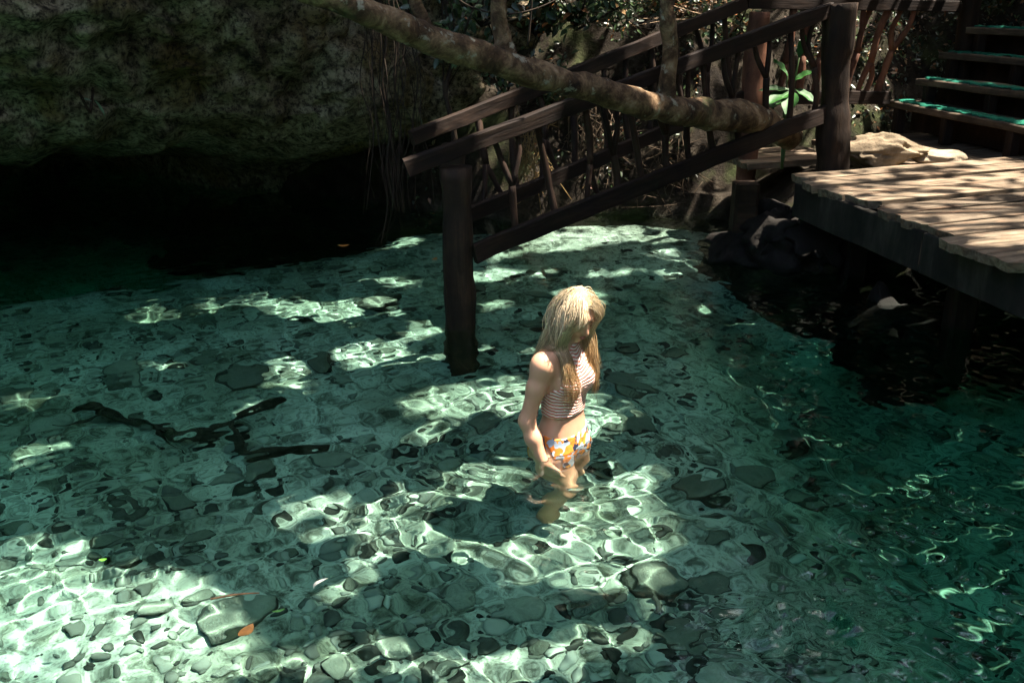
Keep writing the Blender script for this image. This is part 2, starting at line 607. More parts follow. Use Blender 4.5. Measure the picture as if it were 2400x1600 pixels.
base = xyz(pp[Sg, 0], pp[Sg, 1], 0); base[..., 2] = Zw
lip = .16 * fbm(xyz(pp[Sg, 0] * .8, pp[Sg, 1] * .8, 0), 2, 60) + .14 * sm((-.8 - pp[Sg, 0]) / 2.4)   # the lip wanders up and down
dep = np.interp((Zw - lip).ravel(), zz, prof).reshape(Zw.shape)
n3 = np.stack([nrm[Sg, 0], nrm[Sg, 1], np.zeros_like(Zw)], -1)
dep = dep * (1 - .5 * sm((pp[Sg, 0] + 2.0) / 1.5))
dd = dep + .30 * fbm(base * .9, 3, 40) + .11 * (1 - 2 * np.abs(fbm(base * 2.6, 3, 44))) + .07 * fbm(base * 7, 3, 47) + .05 * np.abs(fbm(base * 11, 2, 49))
Vw = base + n3 * dd[..., None]
Vw[..., 2] += .06 * fbm(base * 3 + 9, 2, 48)
wall = put('cliff', mesh_from('cliff', Vw.reshape(-1, 3), grid_faces(ns, nz), M_WALL))
structure(wall)

# ------------------------------------------------------------------ bank behind and right
def seg_sd(px, py, pts):
    """distance to a polyline"""
    best = np.full(px.shape, 1e9)
    for (ax, ay), (bx, by) in zip(pts[:-1], pts[1:]):
        vx, vy = bx - ax, by - ay
        h = np.clip(((px - ax) * vx + (py - ay) * vy) / (vx * vx + vy * vy), 0, 1)
        best = np.minimum(best, np.hypot(px - ax - h * vx, py - ay - h * vy))
    return best
SHORE = [(-3.0, 15.0), (-2.2, 11.0), (-.95, 9.7), (0, 9.25), (1.2, 9.35), (1.95, 9.1), (1.85, 8.2), (2.2, 7.65), (3.3, 7.35), (4.8, 6.9), (5.5, 5), (5.8, 3), (5.8, 0), (4.8, -4)]
def shore_sd(x, y):
    poly = SHORE + [(-14, -4), (-14, 15.0)]
    inside = np.zeros(x.shape, bool)
    for (ax, ay), (bx, by) in zip(poly, poly[1:] + poly[:1]):
        c = ((ay > y) != (by > y)) & (x < (bx - ax) * (y - ay) / (by - ay + 1e-12) + ax)
        inside ^= c
    d = seg_sd(x, y, SHORE)
    return np.where(inside, -d, d)
BACK = [(-4, 9.3), (-1, 9.2), (1.7, 9.35), (4.6, 10.7), (9, 11.5)]
def bank_z(x, y):
    p = xyz(x, y)
    d = shore_sd(x, y) + .18 * fbm(p * 1.3, 3, 70)
    lineY = np.interp(x, [a for a, _ in BACK], [b for _, b in BACK])
    back = np.maximum(0, y - lineY)
    h = np.interp(d, [-.8, -.30, -.05, .08, .5, 2.0], [-2.4, -1.2, -.1, .22, .42, .55])
    h = h + 1.25 * back + .35 * np.minimum(back, .6)
    h = h + .85 * np.maximum(0, x - 4.35 - .25 * np.maximum(0, 9 - y)) * sm((x - 4.3) / .5)
    amp = .02 + .14 * sm(back / .5) + .05 * sm((d) / .3)
    h = h + amp * fbm(p * 2.0, 3, 71) + .35 * amp * fbm(p * 6.5, 3, 74)
    return np.minimum(h, 7.5)
nx, ny = 330, 330
X, Y = np.meshgrid(np.linspace(-3.5, 12, nx), np.concatenate([np.linspace(-4, 6.5, 90)[:-1], np.linspace(6.5, 12, 210), np.linspace(12, 17, 32)[1:]]))
Z = bank_z(X, Y)
F = grid_faces(nx, Y.shape[0])
keep = (Z.reshape(-1)[F].max(1) > -2.0)
bank = put('bank', mesh_from('bank', xyz(X, Y, Z).reshape(-1, 3), F[keep], M_BANK))
structure(wet(bank))

# bed of the forest above and around, out to the horizon
gx = np.array([-250, -40, -16, -12.2, 12, 40, 250.0])
V = [(-250, -250, 5.5), (-13, -250, 5.5), (-13, 250, 5.5), (-250, 250, 5.5), (12, -250, 6.5), (250, -250, 6.5), (250, 250, 6.5), (12, 250, 6.5), (-13, 16.9, 6.5), (12, 16.9, 6.5), (12, 250, 6.6), (-13, 250, 6.6), (-13, -12, 1.2), (12, -12, 1.2), (12, -250, 1.2), (-13, -250, 1.2)]
structure(put('ground', mesh_from('ground', V, [(0, 1, 2, 3), (4, 5, 6, 7), (8, 9, 10, 11), (15, 14, 13, 12)], M_BANK, smooth=False)))

# ------------------------------------------------------------------ stones on the pool bed
rng = np.random.default_rng(5)
STONE = []
for k in range(9):
    base = ICO2
    v, f = rock_verts(base, 100 + k, (1, .62 + .3 * (k % 3) / 2, .36 + .12 * (k % 2)), .42, 1.25, .9)
    STONE.append({M: mesh_from('stone', v, f, M, smooth=(k % 3 != 0)) for M in (M_STONE_D, M_STONE_G, M_STONE_P)})
TONE = {M_STONE_D: 'dark', M_STONE_G: 'grey', M_STONE_P: 'pale'}
placed = []
def stone(x, y, r, M, label=None, group=None, flat=1.0, k=None, rz=None, sink=.45):
    me = STONE[int(rng.integers(9)) if k is None else k][M]
    o = bpy.data.objects.new('stone', me)
    col.objects.link(o)
    z = float(bed_full(np.array([x]), np.array([y]))[0])
    o.location = (x, y, z + r * .42 * (1 - sink) * flat - r * .08)
    o.rotation_euler = (rng.uniform(-.25, .25), rng.uniform(-.25, .25), rng.uniform(0, 6.28) if rz is None else rz)
    o.scale = (r, r * rng.uniform(.8, 1.1), r * rng.uniform(.8, 1.15) * flat)
    wet(o)
    tag(o, label, 'stone', group)
    placed.append((x, y, r))
    return o
SPECIAL = [
    (-1.28, 6.24, .17, M_STONE_D, 'large dark boulder underwater left of the wooden post'),
    (-1.74, 5.96, .20, M_STONE_D, 'long dark slab underwater above the right tip of the sunken branch'),
    (.79, 5.86, .19, M_STONE_D, 'dark stone with a lit top underwater just right of the woman'),
    (.71, 5.35, .15, M_STONE_D, 'dark angular stone underwater beside the right side of the woman'),
    (1.59, 4.84, .14, M_STONE_D, 'black rounded stone underwater well right of the woman, set apart'),
    (.98, 4.59, .17, M_STONE_D, 'large dark ridged stone underwater right of the bright patch'),
    (1.70, 5.60, .17, M_STONE_D, 'dark elongated stone underwater below the glints at right'),
    (-2.59, 6.15, .26, M_STONE_G, 'largest grey boulder underwater behind the sunken branch'),
    (-1.40, 4.69, .15, M_STONE_D, 'blocky dark stone underwater in front of the sunken branch'),
    (-2.11, 6.39, .10, M_STONE_D, 'small black stone underwater alone left of the large dark boulder'),
    (-1.01, 7.51, .22, M_STONE_D, 'dark flat stone across the bright patch far left of the post'),
    (-1.16, 3.57, .17, M_STONE_G, 'round grey stone underwater beside the floating curved leaf'),
    (.34, 4.62, .13, M_STONE_G, 'lens shaped grey stone underwater in the bright patch before the woman'),
    (.65, 3.78, .15, M_STONE_D, 'dark stone underwater at the lower end of the bright patch'),
    (1.33, 4.9, .13, M_STONE_D, 'grey black stone underwater between the bright patch and the isolated black stone'),
]
for a in SPECIAL:
    stone(*a)
LOOSE = []
n, tries = 0, 0
while n < 285 and tries < 20000:
    tries += 1
    y = 2.9 + 6.0 * rng.uniform() ** 1.55
    x = rng.uniform(-.62, .60) * (y + .3)
    dens = 1.0 if y < 5.2 else .55
    if x > 1.0:
        dens *= .55
    if x < -1.0 and y < 3.95:
        dens *= .08
    if .0 < x < .9 and 3.9 < y < 4.7:
        dens *= .12
    if x > 1.6 and y > 6 or rng.uniform() > dens or shore_sd(np.array([x]), np.array([y]))[0] > -.3:
        continue
    if np.hypot(x - WOMAN[0], y - WOMAN[1]) < .22 or np.hypot(x + .33, y - 6.1) < .25:
        continue
    r = .032 + .105 * rng.uniform() ** 2.8
    if any((x - a) ** 2 + (y - b) ** 2 < ((r + c) * .62) ** 2 for a, b, c in placed):
        continue
    M = rng.choice([0, 1, 2], p=[.30, .50, .20])
    M = (M_STONE_D, M_STONE_G, M_STONE_P)[M]
    LOOSE.append((stone(x, y, r, M, 'stone', 'stones lying on the pool bed'), x, y, TONE[M]))
    n += 1
MARKS = [(-.33, 6.1, 'the thick post'), (.245, 4.42, 'the woman'), (-2.3, 5.4, 'the left arm of the sunken branch'), (-1.4, 5.2, 'the right arm of the sunken branch'), (-.92, 2.9, 'the orange floating leaf'), (-1.0, 3.1, 'the floating twig')] + \
        [(a[0], a[1], 'the ' + a[4]) for a in SPECIAL]
SHORT = {'the ' + a[4]: n_ for a, n_ in zip(SPECIAL, ['the boulder left of the post', 'the long dark slab', 'the lit dark stone behind the woman', 'the angular stone by the woman', 'the lone black stone at right', 'the big ridged stone at right',
         'the elongated stone under the glints', 'the largest grey boulder', 'the blocky stone before the branch', 'the lone small black stone', 'the flat stone in the far bright patch', 'the round stone by the curved leaf',
         'the lens shaped stone in the bright patch', 'the dark stone below the bright patch', 'the grey black stone at right'])}
RANK = ['nearest', 'second nearest', 'third nearest', 'fourth nearest', 'fifth nearest', 'sixth nearest', 'seventh nearest', 'eighth nearest', 'ninth nearest', 'tenth nearest', 'eleventh nearest', 'twelfth nearest']
bins = {}
for o, x, y, tone in LOOSE:
    dist = [math.hypot(x - a, y - c) for a, c, _ in MARKS]
    j = int(np.argmin(dist)); a, c, nm = MARKS[j]
    dx, dy = x - a, y - c
    side = ('right of' if dx > 0 else 'left of') if abs(dx) > abs(dy) else ('behind' if dy > 0 else 'in front of')
    bins.setdefault((tone, side, SHORT.get(nm, nm)), []).append((dist[j], o))
for (tone, side, nm), lst in bins.items():
    for k, (_, o) in enumerate(sorted(lst, key=lambda q_: q_[0])):
        o['label'] = f'{RANK[min(k, 11)]} {tone} stone {side} {nm}'
# pebbles nobody could count
parts, cols = [], []
pv, pf = ICO1
N = 9000
yy = 2.7 + 6.5 * rng.uniform(size=N) ** 1.4
xx = rng.uniform(-.64, .62, N) * (yy + .3)
ok = (shore_sd(xx, yy) < -.15) & (vnoise(xyz(xx, yy) * 1.6, 81) + .5 * vnoise(xyz(xx, yy) * 4, 82) > -.25)
ok &= ~((xx < -.85) & (yy < 3.9) & (rng.uniform(size=N) < .65))
xx, yy = xx[ok], yy[ok]
N = len(xx)
rr = .010 + .030 * rng.uniform(size=N) ** 2
zb = bed_full(xx, yy)
sc3 = np.stack([rr, rr * rng.uniform(.55, .95, N), rr * rng.uniform(.35, .6, N)], -1)
an = rng.uniform(0, 6.28, N)
P = pv[None] * sc3[:, None, :] * (1 + .25 * rng.normal(size=(N, len(pv), 1)) * .6)
ca, sa = np.cos(an)[:, None], np.sin(an)[:, None]
P = np.stack([P[..., 0] * ca - P[..., 1] * sa, P[..., 0] * sa + P[..., 1] * ca, P[..., 2]], -1) + np.stack([xx, yy, zb + .2 * rr], -1)[:, None]
Fp = (pf[None] + (np.arange(N) * len(pv))[:, None, None]).reshape(-1, 3)
tone = .03 + .45 * rng.uniform(size=N) ** 1.8
pc = tone[:, None] * np.array([1.0, 1.02, .9])[None]
peb = put('pebbles', mesh_from('pebbles', P.reshape(-1, 3), Fp, mat_tint('pebble', .85, .2), colors=np.repeat(pc, len(pv), 0)))
stuff(wet(peb))

# broken rubble between the larger stones
N = 1150
yy = 2.8 + 6.2 * rng.uniform(size=N) ** 1.25
xx = rng.uniform(-.64, .60, N) * (yy + .3)
ok = (shore_sd(xx, yy) < -.3) & (vnoise(xyz(xx, yy) * 1.1, 85) + .6 * vnoise(xyz(xx, yy) * 3, 86) > -.2)
ok &= ~((xx > .05) & (xx < .95) & (yy > 3.85) & (yy < 4.8) & (rng.uniform(size=N) < .7))
ok &= ~((xx < -.9) & (yy < 3.9) & (rng.uniform(size=N) < .93)) & (np.hypot(xx - WOMAN[0], yy - WOMAN[1]) > .22)
xx, yy = xx[ok], yy[ok]
N = len(xx)
rr = .018 + .046 * rng.uniform(size=N) ** 1.8
zb = bed_full(xx, yy)
P = np.zeros((N, len(ICO2[0]), 3))
for k in range(N):
    v, _ = rock_verts(ICO2, 2200 + k % 60, (1, rng.uniform(.5, .95), rng.uniform(.3, .55)), .5, 1.4, .9)
    a_ = rng.uniform(0, 6.28)
    ca, sa = math.cos(a_), math.sin(a_)
    v = v @ np.array([[ca, sa, 0], [-sa, ca, 0], [0, 0, 1]])
    P[k] = v * rr[k] + np.array([xx[k], yy[k], zb[k] + .12 * rr[k]])
Fp = (ICO2[1][None] + (np.arange(N) * len(ICO2[0]))[:, None, None]).reshape(-1, 3)
tone = .03 + .22 * rng.uniform(size=N) ** 1.8
pc = tone[:, None] * np.array([1.0, 1.02, .86])[None]
stuff(wet(put('rubble', mesh_from('rubble', P.reshape(-1, 3), Fp, mat_tint('rubble', .85, .2, 0, .8), smooth=False, colors=np.repeat(pc, len(ICO2[0]), 0)))))

# sunken branch
br = [
    ([(-2.64, 5.62, -.90), (-2.40, 5.45, -.84), (-2.19, 5.33, -.80), (-1.98, 5.20, -.76), (-1.80, 5.13, -.74), (-1.62, 5.26, -.68), (-1.52, 5.42, -.66), (-1.38, 5.52, -.64)], [.06, .05, .042, .04, .045, .040, .038, .034]),
    ([(-1.62, 5.24, -.69), (-1.55, 5.05, -.72), (-1.47, 4.95, -.76), (-1.25, 4.99, -.76), (-1.04, 5.02, -.76)], [.035, .045, .055, .04, .015]),
    ([(-2.05, 5.24, -.78), (-1.95, 5.05, -.80), (-1.82, 4.98, -.80)], [.03, .022, .012]),
    ([(-2.45, 5.48, -.85), (-2.62, 5.40, -.88), (-2.8, 5.45, -.92)], [.03, .02, .012]),
]
v, f = merge([tube(p, [q_ * .72 for q_ in r], 9, .35, 90 + i, 9) for i, (p, r) in enumerate(br)])
o = put('sunken_branch', mesh_from('sunken_branch', v, f, mat_plain('waterlogged_wood', (.026, .023, .016), .8, .2, .6)))
tag(wet(o), 'black forked dead branch lying on the pool bed at left', 'branch')

# ------------------------------------------------------------------ wooden deck on the right
DA, DB = np.array([2.04, 7.40]), np.array([2.64, 4.95])       # front edge
ed = (DB - DA) / np.linalg.norm(DB - DA)
pd = np.array([.937, .350])                                   # planks run this way
pn = np.array([.350, -.937])                                  # across the planks, towards the viewer
deck = thing('wooden_deck', 'weathered plank deck jutting over the pool at right with ragged edge', 'deck', (3.2, 6.2, .5))
rg = random.Random(4)
s, i = 0.0, 0
GAP_AT = 0.86
def plank(name, start, length, w, th, z, parent, mat, seed, ragged=.05, direction=pd, across=pn):
    nx_, ny_ = 14, 7
    rgn = np.random.default_rng(seed)
    u = np.linspace(0, 1, nx_) ** 1.3
    e = .010 * rgn.uniform(-1, 1, ny_) + .02 * rgn.uniform(-1, 1) * np.linspace(-1, 1, ny_)
    if rgn.uniform() < .7:
        e[:int(rgn.integers(1, 3))] += ragged * rgn.uniform(.5, 1.3)
    if rgn.uniform() < .5:
        e[-int(rgn.integers(1, 4)):] += ragged * rgn.uniform(.5, 1.5)
    top = np.zeros((ny_, nx_, 3))
    for j in range(ny_):
        xs_ = e[j] * (1 - u) ** 8 + u * length
        top[j, :, 0] = xs_
        top[j, :, 1] = w * (j / (ny_ - 1))
    edgew = .006 * fbm(np.stack([top[..., 0] * 3 + seed * 5, top[..., 1] * 0, top[..., 0] * 0], -1), 2, seed)
    top[0, :, 1] += edgew[0]; top[-1, :, 1] += -np.abs(edgew[-1])
    top[..., 2] = .004 * fbm(top * np.array([2, 9, 1]) + seed * 3, 2, seed) + .006 * rgn.uniform(-1, 1)
    top[:, 0, 2] -= .010 * rgn.uniform(0, 1, ny_)
    bot = top.copy(); bot[..., 2] -= th
    bot[:, 0, 0] += .012
    V = np.concatenate([top.reshape(-1, 3), bot.reshape(-1, 3)])
    n_ = nx_ * ny_
    Fq = grid_faces(nx_, ny_).tolist()
    Fa = [tuple(q) for q in Fq] + [tuple(n_ + a for a in q[::-1]) for q in Fq]
    idx = np.arange(n_).reshape(ny_, nx_)
    ring = list(idx[0, :]) + list(idx[1:, -1]) + list(idx[-1, ::-1][1:]) + list(idx[::-1, 0][1:-1])
    for a, c in zip(ring, ring[1:] + ring[:1]):
        Fa.append((int(a), int(a) + n_, int(c) + n_, int(c)))
    xx_, yy_ = Vector((*direction, 0)), Vector((*across, 0))
    Mx = Matrix((xx_, yy_, Vector((0, 0, 1)))).transposed().to_4x4()
    Mx.translation = Vector((start[0], start[1], z))
    return put(name, mesh_from(name, V, Fa, mat, smooth=False), parent, Mx)
while s < 4.9:
    w = rg.uniform(.19, .31)
    st = DA + ed * (s / .993) - pd * rg.uniform(-.06, .10)
    plank('plank', st, 3.6, w, .055, .75 + rg.uniform(-.006, .006), deck, M_PLANK, 300 + i, rg.choice([.02, .04, .07]))
    g_ = rg.uniform(.012, .026)
    if s < GAP_AT < s + w + g_:
        g_ = .075
    s += w + g_
    i += 1
for k, (a, c) in enumerate(((0.08, 1.62), (1.635, 3.2), (3.215, 5.0))):
    A = DA + ed * a + pd * .07; B = DA + ed * c + pd * .07
    beam('fascia_board', (*A, .575), (*B, .575), .05, .25, M_FASCIA, deck, 20 + k, .006, 10)
for k, a in enumerate((.25, 1.5, 2.9, 4.3)):
    A = DA + ed * a + pd * .55
    beam('support_post', (*A, -.95), (*A, .69), .16, .16, M_TIMBER, deck, 30 + k)
for k, a in enumerate((.35, 1.15, 1.95, 2.75)):
    A = DA + pd * a + ed * .1; B = A + ed * 4.7
    if a > .5:
        beam('joist', (*A, .62), (*B, .62), .08, .14, M_TIMBER, deck, 40 + k)

# walkway of older boards behind the deck
walk = thing('boardwalk', 'old boards behind the deck leading to the foot of the green edged steps', 'boardwalk', (3.3, 8.8, .5))
for k in range(7):
    st = DA + np.array([.62, .42]) - pn * (.02 + k * .262) + pd * (.2 + .10 * k)
    plank('board', st, 2.2, .25, .05, .70 - .004 * k, walk, M_PLANK, 400 + k, .03)
land = thing('stair_landing', 'short boards of the landing at the head of the pool stairs', 'landing', (2.2, 8.6, .4))
for k in range(3):
    plank('board', np.array([1.92, 8.60]) + pn * (-.01) - pn * .24 * k + pd * .05 * k, .92, .225, .05, .655 - .006 * k, land, M_PLANK, 420 + k, .03)

# boulder by the deck post
bo = thing('boulder', 'smooth beige limestone boulder with holes beside the deck post', 'boulder', (3.0, 8.2, .74))
v, f = rock_verts(ICO4, 7, (.36, .16, .15), .42, 1.6, .75)
v[:, 2] *= 1 - .55 * sm((v[:, 0] - .0) / .42)
for hx, hz in ((-.06, .08),):
    dd_ = np.linalg.norm(v - np.array([hx, -.15, hz]), axis=1)
    v[:, 1] += .07 * np.exp(-(dd_ / .035) ** 2)
v += np.array([2.98, 8.13, .80])
put('rock', mesh_from('rock', v, f, mat_stone('limestone_boulder', (.23, .18, .115), (.25, .195, .125))), bo)
v, f = rock_verts(ICO3, 9, (.22, .10, .07), .3, 1.2, .6)
v += np.array([3.50, 8.16, .745])
put('chip', mesh_from('chip', v, f, mat_stone('limestone_chip', (.30, .24, .165), (.32, .26, .18))), bo)

# rocks under the deck
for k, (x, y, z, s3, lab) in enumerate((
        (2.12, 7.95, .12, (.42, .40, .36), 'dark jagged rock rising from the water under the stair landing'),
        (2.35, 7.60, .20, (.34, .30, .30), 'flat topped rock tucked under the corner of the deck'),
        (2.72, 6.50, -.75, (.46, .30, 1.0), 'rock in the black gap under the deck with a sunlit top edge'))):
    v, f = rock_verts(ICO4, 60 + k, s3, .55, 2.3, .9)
    o = put('rock', mesh_from('rock', v + np.array([x, y, z]), f, M_SHADEROCK, smooth=False))
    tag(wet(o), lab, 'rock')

# ------------------------------------------------------------------ stairs down into the pool
def lerp(a, b, t):
    return tuple(np.asarray(a) + (np.asarray(b) - np.asarray(a)) * t)
def forked(name, bottom, top, r, mat, parent, seed, fork=True):
    """a baluster made from a branch, usually forked"""
    rgn = np.random.default_rng(seed)
    B, T = np.array(bottom), np.array(top)
    ax = T - B
    side = np.array([.86, .51, .25])
    mid = B + ax * rgn.uniform(.35, .55) + rgn.normal(size=3) * .02
    off = side * rgn.uniform(.05, .10) * rgn.choice([-1, 1])
    parts = []
    if fork:
        up = rgn.uniform() < .65
        A1, A2 = (T + off, T - off) if up else (B + off, B - off)
        E_ = B if up else T
        parts.append(tube([E_, (E_ + mid) / 2 + rgn.normal(size=3) * .012, mid], [r, r * .95, r], 8, .15, seed, 14, sub=3))
        for A in (A1, A2):
            parts.append(tube([mid, (mid + A) / 2 + (A - mid) * .0 + rgn.normal(size=3) * .018, A], [r * .9, r * .75, r * .7], 8, .15, seed + 1, 14, sub=3))
    else:
        parts.append(tube([B - off * .4, mid, T + off * .4], [r, r * .9, r * .85], 8, .15, seed, 14, sub=4))
    v, f = merge(parts)
    return put(name, mesh_from(name, v, f, mat), parent)

wet(beam('support_post', (1.86, 7.86, -.9), (1.86, 7.86, .60), .19, .19, M_POST, land, 515))

rail1 = thing('stair_railing', 'near railing of the pool stairs with thick post standing in the water', 'railing', (-.33, 6.1, 0))
A0, A1 = (-.64, 5.99, 1.055), (2.36, 7.72, 1.915)
B0, B1 = (-.24, 6.10, .50), (2.42, 7.74, 1.17)
def rail_post(name, x, y, zb, zt, r, parent, seed, lean=(0, 0), mat=None, rough=.17, squash=3.2, flare=0):
    zs_ = np.linspace(zb, zt, 8)
    pts = [(x + lean[0] * (q - zb), y + lean[1] * (q - zb), q) for q in zs_]
    rad = [r * (1 + flare * (1 - k / 7)) for k in range(8)]
    v, f = tube(pts, rad, 16, rough, seed, 5, squash=squash, sub=4)
    return wet(put(name, mesh_from(name, v, f, mat or M_POST), parent))
rail_post('post', -.325, 6.14, -.95, 1.035, .096, rail1, 600, (-.010, 0))
beam('top_rail', A0, A1, .05, .105, M_TIMBER, rail1, 601, .011, 22, end_wear=.012)
beam('bottom_rail', B0, B1, .05, .125, M_TIMBER, rail1, 602, .011, 22)
for k, t_ in enumerate((.10, .19, .30, .36, .42, .50, .565, .63, .71, .80, .88, .95)):
    top = lerp(A0, A1, .11 + t_ * .87); bot = lerp(B0, B1, t_)
    forked('baluster', (bot[0], bot[1] + .03, bot[2] - .02), (top[0], top[1] + .03, top[2]), .024, M_STICK, rail1, 620 + k, fork=k % 3 != 1)
# gnarled deck post
v, f = tube([(2.50, 7.76, .10), (2.50, 7.76, .75), (2.475, 7.76, 1.0), (2.47, 7.77, 1.25), (2.44, 7.77, 1.6), (2.42, 7.78, 1.95)], [.115, .118, .12, .104, .112, .118], 18, .16, 650, 4, squash=2.8, sub=6)
put('deck_post', mesh_from('deck_post', v, f, M_POST), rail1)

rail2 = thing('stair_railing', 'far railing of the pool stairs with thin lit upper edge, behind the leaning trunk', 'railing', (-.6, 7.1, 0))
C0, C1 = (-.70, 7.0, 1.075), (1.93, 8.70, 1.935)
E0, E1 = (-.32, 7.06, .52), (1.98, 8.72, 1.17)
rail_post('post', -.42, 7.14, -.95, 1.02, .085, rail2, 660)
beam('top_rail', C0, C1, .05, .105, M_TIMBER, rail2, 661, .011, 22, end_wear=.012)
beam('bottom_rail', E0, E1, .05, .11, M_TIMBER, rail2, 662, .005, 14)
for k, t_ in enumerate((.08, .17, .27, .36, .46, .56, .66, .76, .86, .95)):
    top = lerp(C0, C1, .1 + t_ * .88); bot = lerp(E0, E1, t_)
    forked('baluster', (bot[0], bot[1] + .03, bot[2] - .02), (top[0], top[1] + .03, top[2]), .026, M_STICK, rail2, 670 + k, fork=k % 2 == 0)
rail_post('corner_post', 2.06, 8.74, .35, 1.86, .085, rail2, 690, (0, 0), M_REDWOOD, .14)

rail3 = thing('deck_railing', 'level railing of red forked branches behind the deck post', 'railing', (3.0, 9.3, .6))
D0, D1 = (1.95, 8.72, 1.935), (4.28, 10.02, 1.868)
H0, H1 = (2.16, 8.80, 1.16), (3.62, 9.78, 1.045)
beam('top_rail', D0, D1, .05, .10, M_TIMBER, rail3, 701, .004, 12)
beam('bottom_rail', H0, H1, .05, .12, M_TIMBER, rail3, 702, .004, 10)
for k, t_ in enumerate((.16, .27, .38, .50, .62, .76, .89)):
    top = lerp(D0, D1, .08 + t_ * .74); bot = lerp(H0, H1, t_)
    forked('baluster', (bot[0], bot[1] + .02, bot[2]), (top[0], top[1] + .02, top[2]), .034, M_REDWOOD, rail3, 710 + k, fork=k != 3)
rail_post('end_post', 4.42, 10.12, .5, 2.6, .085, rail3, 730, (0, 0), M_POST, .12)

# steps with green edges going up to the right
steps = thing('timber_steps', 'broad timber steps with green turf edging climbing away at right', 'steps', (4.1, 9.0, .7))
ST = [(1.0, (3.68, 9.96), (4.14, 8.15)), (1.22, (3.87, 9.80), (4.40, 8.55)), (1.44, (4.20, 10.15), (4.66, 9.20)), (1.68, (4.36, 10.0), (4.80, 9.40))]
for k, (z, a, c) in enumerate(ST):
    a, c = np.array(a), np.array(c)
    dirn = (c - a) / np.linalg.norm(c - a)
    c2 = a + dirn * 2.9
    perp = np.array([-dirn[1], dirn[0]])
    ctr0, ctr1 = a + perp * .17, c2 + perp * .17
    tr = beam('tread', (*ctr0, z - .03), (*ctr1, z - .03), .36, .06, M_TREAD, steps, 740 + k, .006, 12)
    m0, m1 = a + perp * .07 + dirn * .06, a + perp * .07 + dirn * 1.9
    # shaggy strip of turf mat
    nx_ = 60
    u = np.linspace(0, 1, nx_)
    Vt = []
    rgn = np.random.default_rng(750 + k)
    for (oy, oz) in ((-.035, .0), (-.03, .012), (.10, .012), (.11, .0)):
        pts = m0[None] + (m1 - m0)[None] * u[:, None] + perp[None] * (oy + .014 * rgn.normal(size=nx_))[:, None]
        Vt.append(np.c_[pts, z + oz + .004 * rgn.normal(size=nx_) + .003])
    put('turf_edging', mesh_from('turf_edging', np.array(Vt).reshape(-1, 3), grid_faces(nx_, 4), M_TURF, smooth=False), tr)
    zb = .70 if k == 0 else ST[k - 1][0] - .06
    for j, s_ in enumerate((.12, .85, 1.7)):
        p = a + perp * .06 + dirn * s_
        beam('block', (*p, zb), (*p, z - .062), .11, .09, M_TIMBER, steps, 760 + 5 * k + j)
    r0, r1 = a + perp * .30, c2 + perp * .30
    beam('riser', (*r0, (zb + z - .06) / 2), (*r1, (zb + z - .06) / 2), .03, z - .065 - zb, M_STICK, steps, 790 + k)

# ------------------------------------------------------------------ leaning tree trunk across the railing
tree = thing('leaning_tree', 'mottled fallen tree trunk slanting down across the stair railing with upright shoots', 'tree', (1.9, 7.4, 1.0))
v, f = tube([(-3.2, 4.2, 3.3), (-2.0, 4.75, 2.55), (-.93, 5.2, 2.06), (-.46, 5.6, 1.835), (-.02, 5.9, 1.665), (.53, 6.3, 1.475), (1.0, 6.72, 1.315), (1.35, 7.06, 1.24), (1.80, 7.45, 1.15), (2.2, 7.9, .95)],
            [.06, .062, .068, .073, .083, .080, .092, .110, .104, .09], 20, .22, 800, 7, sub=12)
put('trunk', mesh_from('trunk', v, f, M_BARK), tree)
for k, (pts, rad) in enumerate((
        ([(-.47, 5.62, 1.82), (-.485, 5.62, 1.93), (-.52, 5.60, 2.06), (-.55, 5.56, 2.5), (-.5, 5.5, 3.2)], [.062, .042, .036, .034, .03]),
        ([(-.03, 5.93, 1.66), (-.045, 5.92, 1.79), (-.075, 5.90, 1.95), (-.08, 5.88, 2.3), (-.12, 5.8, 3.3)], [.075, .052, .044, .043, .036]),
        ([(1.02, 6.76, 1.30), (1.02, 6.74, 1.48), (1.03, 6.72, 1.68), (1.0, 6.70, 1.85), (.985, 6.68, 1.98), (.96, 6.66, 2.4), (1.0, 6.6, 3.3)], [.085, .052, .05, .055, .044, .042, .036]))):
    v, f = tube(pts, rad, 14, .14, 810 + k, 8, sub=6)
    put('shoot', mesh_from('shoot', v, f, M_BARK), tree)

# ------------------------------------------------------------------ hanging roots and vines
def vine(pts, r, label, seed, extra=0, group=None):
    rgn = np.random.default_rng(seed)
    parts = [tube(pts, [r] * len(pts), 6, .2, seed, 12, sub=5)]
    for k in range(extra):
        q = [tuple(np.array(p) + rgn.normal(size=3) * np.array([.05, .05, .03])) for p in pts]
        parts.append(tube(q, [r * rgn.uniform(.2, .6)] * len(q), 5, .2, seed + k, 12, sub=4))
    v, f = merge(parts)
    o = put('hanging_vine', mesh_from('hanging_vine', v, f, M_VINE))
    return tag(o, label, 'vine', group)
rgv = np.random.default_rng(77)
VX = [(-1.12, 7.75, .005), (-1.02, 7.70, .007), (-.93, 7.72, .012), (-.86, 7.68, .008), (-.76, 7.80, .006), (-.66, 7.75, .005)]
names = ['thin leftmost root hanging on the dark cave wall', 'slim root hanging second from left on the cave wall', 'thickest hanging root strand at the edge of the cave wall',
         'tangled root strand hanging right of the thickest root', 'thin root hanging beside the upper end of the stair rail', 'last fine root hanging behind the stair rail end']
for k, (x, y, r) in enumerate(VX):
    zb = rgv.uniform(.05, .5)
    pts = [(x + rgv.normal() * .03, y + rgv.normal() * .03, z) for z in np.linspace(2.7, zb, 8)]
    vine(pts, r, names[k], 900 + k, 3 + (k in (2, 3)) * 4)
